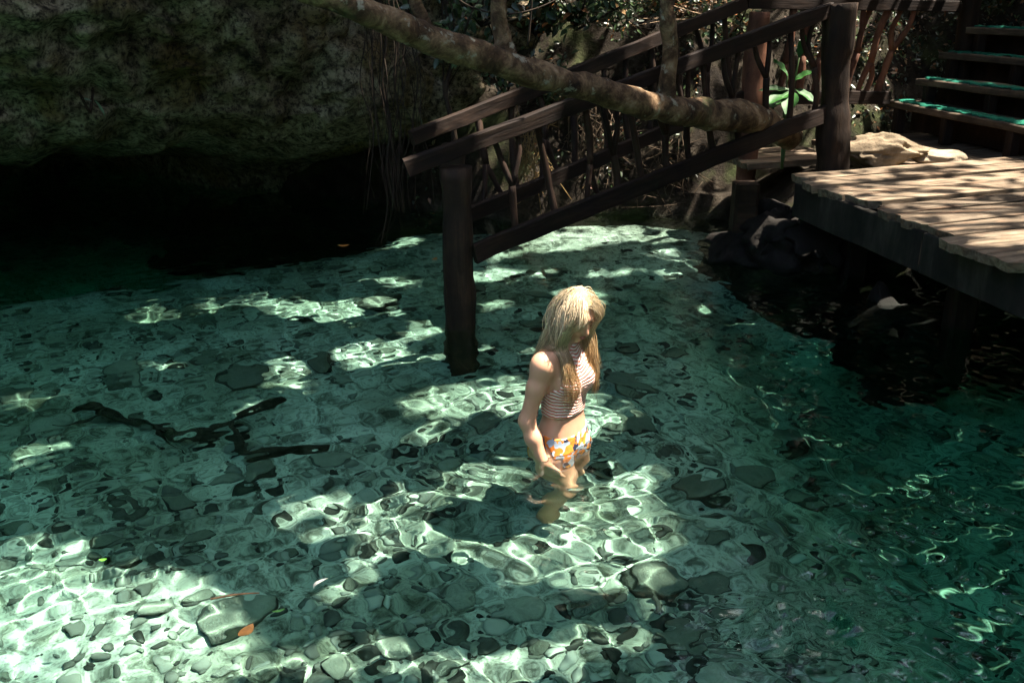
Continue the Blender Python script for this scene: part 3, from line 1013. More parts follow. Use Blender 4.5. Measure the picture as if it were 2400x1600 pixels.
vine([(-.52, 8.0, 2.4), (-.50, 8.0, 1.9), (-.46, 7.98, 1.55), (-.52, 7.95, 1.3), (-.47, 7.95, 1.05), (-.45, 7.95, .7)], .022, 'pale brown woody root standing behind the lower rail end', 920, 2)
vine([(-.45, 6.3, 2.12), (-.25, 6.3, 1.97), (0, 6.3, 1.93), (.25, 6.35, 2.0), (.45, 6.4, 2.15)], .006, 'thin vine sagging in a loop between two upright shoots', 921)
vine([(.13, 6.6, 2.3), (.12, 6.6, 1.95), (.10, 6.6, 1.72)], .009, 'thin vine hanging straight beside the middle shoot', 922)

# ------------------------------------------------------------------ undergrowth on the bank
GREEN = np.array([[.035, .065, .022], [.055, .095, .032], [.028, .055, .028], [.085, .12, .045], [.075, .10, .07]])  # the pale grey-green tone paints in the sky's gloss on the leaves
DRY = np.array([[.30, .12, .04], [.24, .15, .07], [.16, .09, .045]])
def shrub(name, label, base, n, spread, leaf, seed, dry=.06, hang=.4, green=GREEN, cat='shrub', aspect=.55, stems=7):
    rgn = np.random.default_rng(seed)
    base = np.array(base, float)
    root = thing(name, label, cat, tuple(base))
    parts, P, Dn = [], [], []
    for k in range(stems):
        tip = base + rgn.normal(size=3) * np.array(spread) * .8
        tip[2] = base[2] + abs(rgn.normal()) * spread[2] + .1
        tip[1] -= .1
        mid = (base + tip) / 2 + rgn.normal(size=3) * .05 + np.array([0, 0, .06])
        parts.append(tube([base, mid, tip], [.012, .008, .004], 5, sub=4))
        m_ = n // stems
        t_ = rgn.uniform(.2, 1, m_)[:, None]
        q = base * (1 - t_) ** 2 + 2 * mid * t_ * (1 - t_) + tip * t_ ** 2 + rgn.normal(size=(m_, 3)) * np.array(spread) * .22
        P.append(q)
    P = np.vstack(P)
    n = len(P)
    Dn = rgn.normal(size=(n, 3)); Dn[:, 2] = -hang + .5 * Dn[:, 2]; Dn[:, 1] -= .3
    Nn = rgn.normal(size=(n, 3)) * .5 + np.array([0, -.5, .9])
    L = leaf * rgn.uniform(.6, 1.25, n)
    C = green[rgn.integers(0, len(green), n)] * rgn.uniform(.6, 1.3, n)[:, None]
    isd = rgn.uniform(size=n) < dry
    C[isd] = DRY[rgn.integers(0, 3, isd.sum())]
    v, f = merge(parts)
    put('stems', mesh_from('stems', v, f, M_VINE), root)
    put('foliage', leaf_mesh('foliage', P, Dn, Nn, L, L * aspect, M_LEAF, C), root)
    return root
def on_bank(x, y):
    return float(bank_z(np.array([x]), np.array([y]))[0])
SH = [
    ('shrub', 'dark broad leaved shrub hanging under the trunk left of the middle shoot', (-.42, 7.9, 1.55), 200, (.22, .15, .22), .085, .05, .9),
    ('shrub', 'leafy shrub behind the trunk between the two left shoots', (-.25, 8.6, 1.75), 260, (.30, .2, .30), .09, .04, .5),
    ('shrub', 'large leaved shrub with yellowing leaves right of the middle shoot', (.32, 9.3, 1.75), 320, (.30, .2, .32), .12, .16, .5),
    ('shrub', 'dense small leaved shrub above the far stair rail', (.95, 9.7, 1.7), 700, (.38, .3, .35), .055, .12, .3),
    ('shrub', 'small leaved creeper lit by the sun beside the right shoot', (1.30, 9.8, 1.80), 700, (.32, .25, .28), .05, .22, .3),
    ('shrub', 'shrub with reddish dry leaves behind the top of the far rail', (1.62, 10.0, 1.75), 300, (.30, .25, .28), .06, .4, .3),
    ('shrub', 'dark creeper on the slope behind the red branch railing', (2.6, 10.5, 1.35), 500, (.45, .25, .35), .05, .12, .2),
    ('shrub', 'dark creeper on the slope next to the green edged steps', (3.4, 10.8, 1.35), 500, (.45, .25, .38), .05, .18, .2),
    ('shrub', 'shaded shrub between the cave wall and the far stair rail', (-.05, 8.9, 1.15), 160, (.25, .2, .25), .07, .1, .7),
    ('shrub', 'low shrub at the waterline behind the stairs', (.9, 9.6, .55), 200, (.4, .15, .16), .05, .15, .2),
    ('shrub', 'pale leaved shrub in front of the slope just above the leaning trunk', (.55, 9.0, 1.70), 260, (.28, .15, .25), .10, .12, .5),
    ('shrub', 'sunlit leafy shrub filling the gap above the crossing of trunk and far rail', (.85, 9.15, 1.85), 300, (.30, .15, .22), .08, .15, .4),
    ('shrub', 'dusky shrub hanging over the bank below the trunk behind the balusters', (.35, 9.2, 1.05), 260, (.35, .12, .25), .07, .2, .7),
    ('shrub', 'leafy shrub behind the corner post of the far railing', (2.0, 9.6, 1.55), 320, (.35, .15, .3), .07, .2, .4),
    ('shrub', 'dark shrub at the far right above the steps', (5.0, 11.0, 1.9), 400, (.5, .3, .4), .07, .1, .3),
]
for k, (nm, lab, b_, n_, sp, lf, dr, hg) in enumerate(SH):
    shrub(nm, lab, b_, n_, sp, lf, 1000 + k, dr, hg)
# the ivy and litter that cover the slope
rgn = np.random.default_rng(1100)
N = 16000
x = rgn.uniform(-1.0, 5.4, N); y = rgn.uniform(9.1, 12.2, N)
dens = vnoise(xyz(x, y) * 1.4, 90) + .6 * vnoise(xyz(x, y) * 4.5, 91)
lineY = np.interp(x, [a for a, _ in BACK], [b for _, b in BACK])
ok = (dens > -.15) & (y > lineY + .05)
x, y = x[ok], y[ok]
N = len(x)
P = xyz(x, y, 0); P[:, 2] = bank_z(x, y) + rgn.uniform(.0, .07, N)
D_ = rgn.normal(size=(N, 3)); D_[:, 2] -= .3; D_[:, 1] -= .4
Nn = rgn.normal(size=(N, 3)) * .5 + np.array([0, -.7, .8])
L = rgn.uniform(.025, .075, N)
C = GREEN[rgn.integers(0, 5, N)] * rgn.uniform(.6, 1.4, N)[:, None]
isd = rgn.uniform(size=N) < .28
C[isd] = DRY[rgn.integers(0, 3, isd.sum())] * rgn.uniform(.6, 1.2, isd.sum())[:, None]
stuff(put('ground_cover', leaf_mesh('ground_cover', P, D_, Nn, L, L * .55, M_LEAF, C)))
# dry twigs and straw caught on the slope
def twig_mass(name, center, n, size, r, colr, seed, down=.0):
    rgn = np.random.default_rng(seed)
    parts = []
    for k in range(n):
        c = np.array(center) + rgn.normal(size=3) * np.array(size) * .5
        d = rgn.normal(size=3) * np.array(size); d[2] -= down * size[2]
        parts.append(tube([c - d * .5, c + rgn.normal(size=3) * .03, c + d * .5], [r, r * .9, r * .5], 4, sub=3))
    v, f = merge(parts)
    o = put(name, mesh_from(name, v, f, mat_plain(name, colr, .8, .2, .4, 14)))
    return stuff(o)
twig_mass('dry_twigs', (1.60, 9.75, 1.85), 45, (.40, .2, .18), .003, (.34, .24, .15), 1200)
twig_mass('straw', (.18, 8.9, .62), 90, (.14, .12, .26), .0035, (.20, .13, .05), 1201, .5)
twig_mass('dead_roots', (1.45, 9.35, .42), 80, (.30, .10, .30), .0035, (.07, .05, .03), 1203, .6)
twig_mass('dead_roots', (.75, 9.45, .60), 90, (.30, .12, .42), .0035, (.09, .065, .04), 1202, .6)

# broad glossy plant by the deck post, every leaf its own part
plant = thing('broad_leaf_plant', 'bright green broad leaved plant growing between the stair rails and the deck post', 'plant', (2.26, 8.35, .62))
parts = []
PL = [((a_, b_, c_ + .22), d_, L_ * .85, w_ * .85) for (a_, b_, c_), d_, L_, w_ in [((2.26, 8.30, 1.05), (-.36, -.10, .06), .34, .11), ((2.26, 8.28, 1.04), (-.30, -.22, -.05), .34, .15), ((2.28, 8.26, 1.04), (-.14, -.28, -.14), .32, .16), ((2.30, 8.30, 1.06), (.20, -.14, -.10), .24, .12),
      ((2.32, 8.34, 1.30), (.03, -.05, .25), .26, .09), ((2.30, 8.34, 1.12), (.22, -.04, .16), .22, .10), ((2.24, 8.34, 1.16), (-.16, .02, .20), .24, .10), ((2.24, 8.36, .98), (-.28, -.16, -.10), .26, .12)]]
for k, (p, d, L_, w_) in enumerate(PL):
    p, d = np.array(p), np.array(d); d = d / np.linalg.norm(d)
    s_ = np.cross(d, np.array([0, -.35, 1.0])); s_ /= np.linalg.norm(s_)
    n_ = np.cross(s_, d)
    V = []
    prof_ = [.10, .55, .85, 1.0, .95, .75, .42, .04]
    for i_, q in enumerate(prof_):
        t_ = i_ / 7
        cpt = p + d * L_ * t_ + np.array([0, 0, -.15 * L_ * t_ ** 2])
        for e_ in (-1, -.5, 0, .5, 1):
            V.append(cpt + s_ * w_ * .5 * q * e_ + n_ * .02 * (abs(e_) - .3) * q + n_ * .006 * math.sin(i_ * 2 + e_))
    put('leaf', mesh_from('leaf', V, grid_faces(5, 8), mat_plain('glossy_leaf', (.016, .075, .010), .55, .25, .35, 12)), plant)
    parts.append(tube([(2.27, 8.36, .62), tuple((np.array((2.27, 8.36, .62)) + p) / 2 + np.array([0, .03, .05])), tuple(p)], [.012, .009, .006], 6, sub=4))
v, f = merge(parts)
put('stem', mesh_from('stem', v, f, mat_plain('plant_stem', (.05, .09, .025), .6, .3, .3)), plant)

# sprigs high on the cave wall
shrub('wall_sprig', 'green sprig hanging over the top of the cave wall', (-2.62, 7.45, 2.12), 16, (.12, .06, .05), .09, 1300, 0, .8, np.array([[.03, .22, .03], [.04, .3, .05]]), 'plant', .5, 3)
shrub('wall_sprig', 'pale thin leaved sprig growing from the middle of the cave wall', (-3.02, 7.25, 1.22), 2, (.05, .03, .05), .13, 1301, 0, .7, np.array([[.22, .30, .20]]), 'plant', .16, 2)

# ------------------------------------------------------------------ trees that shade the pool (their crowns are above the frame)
LIT = [(-1.62, 3.55, .66, .48), (-1.98, 4.02, .24, .2), (-.98, 3.31, .2, .15), (-.44, 3.36, .43, .12), (-.80, 4.45, .18, .07), (-.48, 4.27, .17, .20), (-.4, 3.96, .12, .13),  # sun spots at water level; the unseen crowns are shaped open above them
       (.63, 4.31, .42, .49), (.35, 4.06, .26, .17), (.74, 3.96, .22, .19), (.88, 4.71, .16, .17), (.16, 3.32, .44, .12), (.64, 3.47, .16, .13), (-.04, 5.61, .42, .15), (.33, 5.73, .48, .18), (.76, 5.41, .18, .25),
       (-.25, 5.28, .15, .12), (.07, 4.8, .18, .07), (-1.38, 5.64, .08, .08), (-2.36, 5.19, .17, .1), (-2.72, 5.84, .21, .09), (.65, 8.76, .64, .18), (.21, 8.08, .46, .15), (1.29, 8.06, .43, .09), (1.52, 8.54, .23, .08),
       (.01, 8.51, .21, .09), (-1.12, 7.3, .52, .23), (-1.59, 7.55, .27, .15), (-2.48, 7.35, .24, .13), (-.57, 6.4, .35, .22), (-1.2, 6.2, .14, .14), (-.86, 6.55, .12, .09), (-1.11, 5.89, .19, .07), (.08, 7.34, .26, .19),
       (.85, 7.52, .2, .22), (-2.03, 7.5, .14, .08), (-2.13, 6.37, .14, .08), (-.41, 6.88, .19, .14), (-.81, 7.96, .25, .11),
       (-.08, 4.38, .44, .33), (-.16, 4.30, .16, .14), (2.25, 6.53, .20, .12), (1.85, 7.70, .34, .14), (2.5, 8.0, .35, .14), (.1, 6.45, .35, .06), (.7, 7.0, .2, .06)]
rgn = np.random.default_rng(1400)
N = 34000
tx = rgn.uniform(-5.5, 6.0, N); ty = rgn.uniform(1.0, 12.0, N)
size = rgn.uniform(.16, .36, N)
wx = tx + .10 * fbm(xyz(tx, ty) * 3.0, 2, 95); wy = ty + .10 * fbm(xyz(tx, ty) * 3.0 + 40, 2, 96)
keep = np.ones(N, bool)
for (cx, cy_, a, c) in LIT:
    keep &= ((wx - cx) / (a + .055)) ** 2 + ((wy - cy_) / (c + .055)) ** 2 > 1
# sparser leaves over the deck and over the bank
deckz = (tx > 2.04 + (7.4 - ty) * .245 - .33) & (tx < 4.4) & (ty > 3.0) & (ty < 8.4)
keep &= ~(deckz & (rgn.uniform(size=N) < .90))
size[deckz] *= .75
bankz = (tx > -1.0) & (tx < 3.6) & (ty > 8.75) & (ty < 12)
keep &= ~(bankz & (rgn.uniform(size=N) < .93))
size[bankz] *= .8
stepz = (tx > 3.0) & (tx < 5.0) & (ty > 8.0) & (ty < 10.2) & (rgn.uniform(size=N) < .8)
keep &= ~stepz
stairz = (tx > -.6) & (tx < 1.9) & (ty > 5.6) & (ty < 7.2) & (rgn.uniform(size=N) < .25)
keep &= ~stairz
tx, ty, size = tx[keep], ty[keep], size[keep]
N = len(tx)
zc = rgn.uniform(8.5, 11.0, N)
P = np.stack([tx + SUN[0] / SUN[2] * zc, ty + SUN[1] / SUN[2] * zc, zc], -1)
D_ = rgn.normal(size=(N, 3)); D_[:, 2] *= .4
Nn = rgn.normal(size=(N, 3)) * .45 + SUN
P -= D_ / np.linalg.norm(D_, axis=1)[:, None] * (size * .5)[:, None]
C = GREEN[rgn.integers(0, 5, N)] * rgn.uniform(.8, 1.4, N)[:, None]
n2 = 32000  # lower leaf layer, unseen, added to cut skylight at right and back
t2 = rgn.uniform(-5.2, 5.2, n2); u2 = rgn.uniform(1.0, 11.0, n2)
k2 = (u2 > 6.0 + .5 * rgn.normal(size=n2)) | (t2 > .9 + .2 * rgn.normal(size=n2))
k2 &= ~((t2 > 2.04 + (7.4 - u2) * .245 - .40) & (u2 < 8.4))
k2 &= ~((t2 > -1.0) & (t2 < 3.6) & (u2 > 8.75) & (rgn.uniform(size=n2) < .95))
for (cx, cy_, a, c) in LIT:
    k2 &= ((t2 - cx) / (a + .17)) ** 2 + ((u2 - cy_) / (c + .17)) ** 2 > 1
t2, u2 = t2[k2], u2[k2]; n2 = len(t2)
z2 = np.where(t2 > 1.2, rgn.uniform(3.4, 5.2, n2), rgn.uniform(4.2, 6.0, n2))
P2 = np.stack([t2 + SUN[0] / SUN[2] * z2, u2 + SUN[1] / SUN[2] * z2, z2], -1)
D2 = rgn.normal(size=(n2, 3)); D2[:, 2] *= .4
P = np.vstack([P, P2]); D_ = np.vstack([D_, D2]); Nn = np.vstack([Nn, rgn.normal(size=(n2, 3)) * .45 + SUN]); size = np.r_[size, rgn.uniform(.14, .26, n2)]
C = np.vstack([C, GREEN[rgn.integers(0, 5, n2)] * rgn.uniform(.8, 1.4, n2)[:, None]])
TREES = [(7.2, 1.5, 'tall shade tree rooted on the right bank near the viewer'), (8.2, 6.5, 'tall shade tree rooted on the right bank beside the deck'),
         (6.8, 12.2, 'tall shade tree rooted behind the green edged steps'), (-1.5, 13.5, 'tall shade tree rooted above the cave wall')]
own = np.argmin([np.hypot(P[:, 0] - a, P[:, 1] - c) for a, c, _ in TREES], 0)
for k, (a, c, lab) in enumerate(TREES):
    zb = 1.0 if k < 3 else 6.0
    zb = on_bank(a, c) - .2 if k < 3 else 6.2
    root = thing('shade_tree', lab, 'tree', (a, c, zb))
    parts = [tube([(a, c, zb), (a + .1, c, zb + 3), (a - .2, c + .1, 8.0), (a - .3, c, 10.5)], [.28, .22, .16, .05], 12, .12, 1500 + k, 3)]
    mine = np.where(own == k)[0]
    for j in rgn.choice(mine, 22, replace=False):
        st_ = np.array([a - .1, c, rgn.uniform(6.5, 8.2)])
        if k == 3:
            st_[2] = 8.0
        en = P[j]
        parts.append(tube([st_, (st_ + en) / 2 + np.array([0, 0, .3]), en], [.05, .03, .01], 6, sub=3))
    v, f = merge(parts)
    put('trunk', mesh_from('trunk', v, f, M_BARK), root)
    put('crown', leaf_mesh('crown', P[mine], D_[mine], Nn[mine], size[mine] * 1.2, size[mine] * .8, M_CANOPY, C[mine], detail=False), root)
# added wood behind the viewer, right and back, blocking sky and darkening reflections
def screen_leaves(name, n, fx, seed, lab=None):
    rgn = np.random.default_rng(seed)
    P = fx(rgn, n)
    P = P[(P[:, 0] - .443 * P[:, 2] > 4.5) | (P[:, 1] > 11.8) | (P[:, 1] < -2)]      # clear of the sun's path to the deck
    n = len(P)
    D_ = rgn.normal(size=(n, 3)); Nn = rgn.normal(size=(n, 3)) + np.array([0, -.4, .6])
    L = rgn.uniform(.18, .42, n)
    C = GREEN[rgn.integers(0, 5, n)] * rgn.uniform(.7, 1.3, n)[:, None]
    return stuff(put(name, leaf_mesh(name, P, D_, Nn, L, L * .6, M_CANOPY, C, detail=False)))
screen_leaves('leaf_screen', 7000, lambda r, n: np.stack([r.uniform(1.2, 12, n), -2.5 - 3.0 * r.uniform(size=n), 1.2 + 8.5 * r.uniform(size=n)], -1), 1602)
screen_leaves('leaf_screen', 15000, lambda r, n: np.stack([r.uniform(-12, 1.5, n), -4.0 - 3.0 * r.uniform(size=n), 1.0 + 8.0 * r.uniform(size=n)], -1), 1603)
screen_leaves('leaf_screen', 9000, lambda r, n: np.stack([r.uniform(-.5, 9.5, n), 12.0 + r.uniform(0, 3.5, n), 3.2 + 6.5 * r.uniform(size=n) ** 1.1], -1), 1600)
screen_leaves('leaf_screen', 26000, lambda r, n: np.stack([4.9 + 4.5 * r.uniform(size=n), r.uniform(-3, 11.5, n), 1.0 + 7.0 * r.uniform(size=n)], -1), 1601)

# ------------------------------------------------------------------ the woman
class Field:
    """signed distance field on a grid, meshed with surface nets"""
    def __init__(s, lo, hi, h):
        s.lo, s.h = np.array(lo), h
        s.n = np.ceil((np.array(hi) - s.lo) / h).astype(int) + 1
        s.f = np.full(s.n, 1.0, np.float32)
    def box(s, lo, hi):
        a = np.clip(np.floor((np.array(lo) - s.lo) / s.h).astype(int), 0, s.n)
        b = np.clip(np.ceil((np.array(hi) - s.lo) / s.h).astype(int) + 1, 0, s.n)
        sl = tuple(slice(i, j) for i, j in zip(a, b))
        G = np.meshgrid(*[s.lo[k] + s.h * np.arange(a[k], b[k]) for k in range(3)], indexing='ij')
        return sl, G
    def add(s, fn, lo, hi, k=.02, sub=False):
        m = k + 3 * s.h
        sl, G = s.box(np.array(lo) - m, np.array(hi) + m)
        d = fn(*G).astype(np.float32)
        f = s.f[sl]
        if sub:
            h = np.maximum(k - np.abs(-d - f), 0) / k
            s.f[sl] = np.maximum(f, -d) + h * h * k * .25
        else:
            h = np.maximum(k - np.abs(d - f), 0) / k
            s.f[sl] = np.minimum(f, d) - h * h * k * .25
    def cone(s, a, b, ra, rb, k=.02):
        a, b = np.array(a, float), np.array(b, float)
        v = b - a; L2 = v.dot(v)
        def fn(x, y, z):
            t = np.clip(((x - a[0]) * v[0] + (y - a[1]) * v[1] + (z - a[2]) * v[2]) / L2, 0, 1)
            return np.sqrt((x - a[0] - t * v[0]) ** 2 + (y - a[1] - t * v[1]) ** 2 + (z - a[2] - t * v[2]) ** 2) - (ra + (rb - ra) * t)
        r = max(ra, rb)
        s.add(fn, np.minimum(a, b) - r, np.maximum(a, b) + r, k)
    def ell(s, c, r, k=.02, rot=None, sub=False):
        c, r = np.array(c, float), np.array(r, float)
        Rm = np.eye(3) if rot is None else rot
        def fn(x, y, z):
            p = np.stack([x - c[0], y - c[1], z - c[2]], -1) @ Rm
            q = np.linalg.norm(p / r, axis=-1)
            return (q - 1) * r.min() * .5 + .5 * (np.linalg.norm(p, axis=-1) * (1 - 1 / np.maximum(q, 1e-3)))
        m = r.max()
        s.add(fn, c - m, c + m, k, sub)
    def sample(s, p):
        q = np.clip((p - s.lo) / s.h, 0, s.n - 2.001)
        i = q.astype(int); t = q - i
        r = 0
        for a in (0, 1):
            for b in (0, 1):
                for c in (0, 1):
                    w = (t[:, 0] if a else 1 - t[:, 0]) * (t[:, 1] if b else 1 - t[:, 1]) * (t[:, 2] if c else 1 - t[:, 2])
                    r = r + w * s.f[i[:, 0] + a, i[:, 1] + b, i[:, 2] + c]
        return r
    def grad(s, p):
        e = s.h
        return np.stack([s.sample(p + np.eye(3)[k] * e) - s.sample(p - np.eye(3)[k] * e) for k in range(3)], -1) / (2 * e)
    def mesh(s):
        f = s.f
        ins = f < 0
        nxc, nyc, nzc = (s.n - 1)
        cnt = np.zeros((nxc, nyc, nzc), np.int8)
        acc = np.zeros((nxc, nyc, nzc, 3), np.float32)
        def cells(d):
            return f[d[0]:d[0] + nxc, d[1]:d[1] + nyc, d[2]:d[2] + nzc]
        for ax in range(3):
            o1, o2 = [k for k in range(3) if k != ax]
            for u in (0, 1):
                for w in (0, 1):
                    d0 = [0, 0, 0]; d0[o1] = u; d0[o2] = w
                    d1 = list(d0); d1[ax] = 1
                    A, B = cells(d0), cells(d1)
                    cr = (A < 0) != (B < 0)
                    t = np.where(cr, A / np.where(cr, A - B, 1), 0)
                    cnt += cr
                    for k in range(3):
                        acc[..., k] += np.where(cr, (t if k == ax else d0[k]), 0)
        act = cnt > 0
        idx = np.full(act.shape, -1, np.int64)
        idx[act] = np.arange(act.sum())
        V = (np.argwhere(act) + acc[act] / cnt[act][:, None]) * s.h + s.lo
        Q = []
        for ax in range(3):
            o1, o2 = (ax + 1) % 3, (ax + 2) % 3
            sl0 = [slice(None)] * 3; sl1 = [slice(None)] * 3
            sl0[ax] = slice(0, -1); sl1[ax] = slice(1, None)
            A, B = ins[tuple(sl0)], ins[tuple(sl1)]
            e = np.argwhere(A != B)
            flip = A[tuple(e.T)]
            ok = (e[:, o1] > 0) & (e[:, o2] > 0) & (e[:, o1] < s.n[o1] - 1) & (e[:, o2] < s.n[o2] - 1)
            e, flip = e[ok], flip[ok]
            q = []
            for (u, w) in ((0, 0), (-1, 0), (-1, -1), (0, -1)):
                c = e.copy(); c[:, o1] += u; c[:, o2] += w
                q.append(idx[tuple(c.T)])
            q = np.stack(q, -1)
            q[flip] = q[flip][:, ::-1]
            Q.append(q)
        F = np.vstack(Q)[:, ::-1]
        # one relaxing pass along the surface
        for _ in range(2):
            sumv = np.zeros_like(V); c = np.zeros(len(V))
            for a, b in ((0, 1), (1, 2), (2, 3), (3, 0)):
                np.add.at(sumv, F[:, a], V[F[:, b]]); np.add.at(c, F[:, a], 1)
                np.add.at(sumv, F[:, b], V[F[:, a]]); np.add.at(c, F[:, b], 1)
            V = V * .5 + .5 * sumv / np.maximum(c, 1)[:, None]
        return V, F

fd = Field((-.32, -.36, -.02), (.34, .34, 1.74), .0055)
TZ = [.72, .78, .86, .93, 1.02, 1.10, 1.17, 1.23, 1.29, 1.335, 1.375, 1.41]
TC = [.00, -.005, -.012, -.006, .004, .006, .008, .008, .004, .000, .002, .006]
TA = [.060, .090, .108, .098, .080, .084, .092, .096, .090, .074, .056, .050]
TB = [.10, .145, .168, .158, .122, .124, .134, .142, .150, .146, .095, .055]
zf = np.linspace(.72, 1.41, 60)
def smooth_interp(v):
    r = np.interp(zf, TZ, v)
    for _ in range(6):
        r[1:-1] = .25 * r[:-2] + .5 * r[1:-1] + .25 * r[2:]
    return r
tc, ta, tb = smooth_interp(TC), smooth_interp(TA), smooth_interp(TB)
def torso(x, y, z):
    c, a, b = np.interp(z, zf, tc), np.interp(z, zf, ta), np.interp(z, zf, tb)
    q = (np.abs((x - c) / a) ** 2.25 + np.abs(y / b) ** 2.25) ** (1 / 2.25)
    d = (q - 1) * np.minimum(a, b)
    return np.maximum(d, np.maximum(.72 - z, z - 1.41))
fd.add(torso, (-.14, -.2, .72), (.14, .2, 1.41), .03)
for s_ in (-1, 1):
    fd.ell((.072, s_ * .066, 1.205), (.052, .058, .058), .035)
    fd.ell((-.055, s_ * .072, .835), (.075, .082, .082), .05)
    fd.cone((.0, s_ * .085, .80), (.012, s_ * .088, .62), .092, .078, .05)
hipk = {-1: ((.10, -.085, .47), (-.02, -.085, .09)), 1: ((.02, .09, .46), (-.10, .09, .10))}
for s_ in (-1, 1):
    kn, an_ = hipk[s_]
    fd.cone((.0, s_ * .085, .78), kn, .086, .054, .04)
    fd.cone(kn, ((np.array(kn) + np.array(an_)) / 2 + np.array([-.012, 0, .05])).tolist(), .052, .055, .03)
    fd.cone(((np.array(kn) + np.array(an_)) / 2 + np.array([-.012, 0, .05])).tolist(), an_, .053, .034, .03)
    fd.cone(an_, (an_[0] + .03, an_[1], .045), .034, .036, .02)
    fd.cone((an_[0] - .03, an_[1], .035), (an_[0] + .15, an_[1] + s_ * .02, .025), .034, .026, .02)
# shoulders and arms
def arm(sh, el, wr, tip, s_, curl):
    sh, el, wr, tip = (np.array(q, float) for q in (sh, el, wr, tip))
    fd.ell(sh, (.050, .050, .052), .05)
    fd.cone(sh, sh * .6 + el * .4, .046, .042, .035)
    fd.cone(sh * .6 + el * .4, el, .042, .036, .03)
    fd.cone(el, el * .65 + wr * .35, .036, .037, .03)
    fd.cone(el * .65 + wr * .35, wr, .037, .024, .03)
    d = tip - wr; L = np.linalg.norm(d); d /= L
    side = np.cross(d, np.array([0, s_, 0.0])); side /= np.linalg.norm(side)      # across the knuckles
    pal = np.cross(side, d)
    kc = wr + d * .085
    for i in range(4):
        o_ = (i - 1.5) * .019
        fd.cone(wr + d * .012 + side * o_ * .5, kc + side * o_, .017, .0125, .018)
    for i, ln in enumerate((.066, .074, .070, .056)):
        o_ = (i - 1.5) * .0195
        b0 = kc + side * o_
        b1 = b0 + (d * .95 + side * o_ * 3 + pal * curl * .3) * ln * .5
        b2 = b1 + (d * .85 + pal * curl * .7) * ln * .5
        fd.cone(b0, b1, .0098, .0090, .006)
        fd.cone(b1, b2, .0088, .0074, .006)
    t0 = wr + d * .03 - side * .026
    t1 = t0 + (d * .7 - side * .7 + pal * .2) * .040
    t2 = t1 + (d * .95 - side * .1 + pal * .3) * .032
    fd.cone(wr + d * .015 - side * .01, t1, .016, .0115, .014)
    fd.cone(t1, t2, .011, .0085, .006)
arm((-.005, -.168, 1.318), (-.055, -.218, 1.045), (.045, -.205, .815), (.115, -.175, .65), -1, -.5)
arm((-.01, .168, 1.318), (-.135, .205, 1.08), (-.10, .15, .86), (-.06, .10, .70), 1, .5)
for s_ in (-1, 1):
    fd.cone((.012, s_ * .045, 1.385), (-.005, s_ * .15, 1.338), .030, .036, .04)
# neck and bowed head
HC = np.array([.072, 0, 1.545]); HP = R(30); HY = R(-20)
Rp = np.array([[math.cos(HP), 0, math.sin(HP)], [0, 1, 0], [-math.sin(HP), 0, math.cos(HP)]])
Ry = np.array([[math.cos(HY), -math.sin(HY), 0], [math.sin(HY), math.cos(HY), 0], [0, 0, 1]])
HR = Ry @ Rp                                              # head frame to body frame
def hp(x, y, z):
    return HC + HR @ (np.array([x, y, z]) * .93)
fd.cone((-.004, 0, 1.37), hp(-.035, 0, -.045), .050, .047, .03)
hr = lambda *r: np.array(r) * .93
fd.ell(hp(-.018, 0, .032), hr(.096, .076, .094), .02, HR)
fd.ell(hp(.034, 0, -.040), hr(.062, .058, .080), .03, HR)
fd.ell(hp(.066, 0, -.105), hr(.024, .026, .020), .025, HR)
fd.ell(hp(.060, 0, .034), hr(.028, .054, .020), .02, HR)
for s_ in (-1, 1):
    fd.ell(hp(.056, s_ * .038, -.034), hr(.028, .024, .024), .02, HR)
    fd.ell(hp(.100, s_ * .031, .004), hr(.018, .017, .012), .012, HR, sub=True)
    fd.ell(hp(.072, s_ * .031, .003), hr(.015, .016, .013), .006, HR)
    fd.ell(hp(-.010, s_ * .076, -.010), hr(.018, .008, .030), .006, HR)
fd.cone(hp(.088, 0, .014), hp(.112, 0, -.030), .0085, .0125, .012)
for s_ in (-1, 1):
    fd.ell(hp(.100, s_ * .011, -.034), hr(.009, .008, .007), .008, HR)
fd.ell(hp(.094, 0, -.062), hr(.011, .023, .0075), .008, HR)
fd.ell(hp(.090, 0, -.076), hr(.012, .019, .008), .008, HR)
fd.ell(hp(.106, 0, -.0685), hr(.012, .022, .0028), .003, HR, sub=True)
BV, BF = fd.mesh()
gn = fd.grad(BV); gn /= np.linalg.norm(gn, axis=1)[:, None] + 1e-9

FACE = R(-37)                                             # she faces right and a little towards the viewer
BODY_S = 1.0
BM = Matrix.Translation((WOMAN[0], WOMAN[1], -.868)) @ Matrix.Rotation(FACE, 4, 'Z') @ Matrix.Diagonal((BODY_S, BODY_S, BODY_S, 1))
person = thing('person', 'woman with long blonde hair, striped halter top and printed shorts standing waist deep looking down', 'person', (WOMAN[0], WOMAN[1], -.868))

m, t, b = new_mat('skin'); q = NT(t)
c = q.coord()
sk = q.ramp(q.noise(c, 9, 4, .55), [(.3, (.53, .275, .165)), (.7, (.64, .355, .225))])
q.l(sk, b.inputs['Base Color'])
b.inputs['Roughness'].default_value = .48
b.inputs['Specular IOR Level'].default_value = .35
b.inputs['Subsurface Weight'].default_value = .12
b.inputs['Subsurface Radius'].default_value = (.02, .008, .004)
b.inputs['Subsurface Scale'].default_value = .3
q.bump(q.noise(c, 160, 3, .6), .15, .002, b)
M_SKIN = m
body = wet(put('body', mesh_from('body', BV, BF, M_SKIN), person, BM))

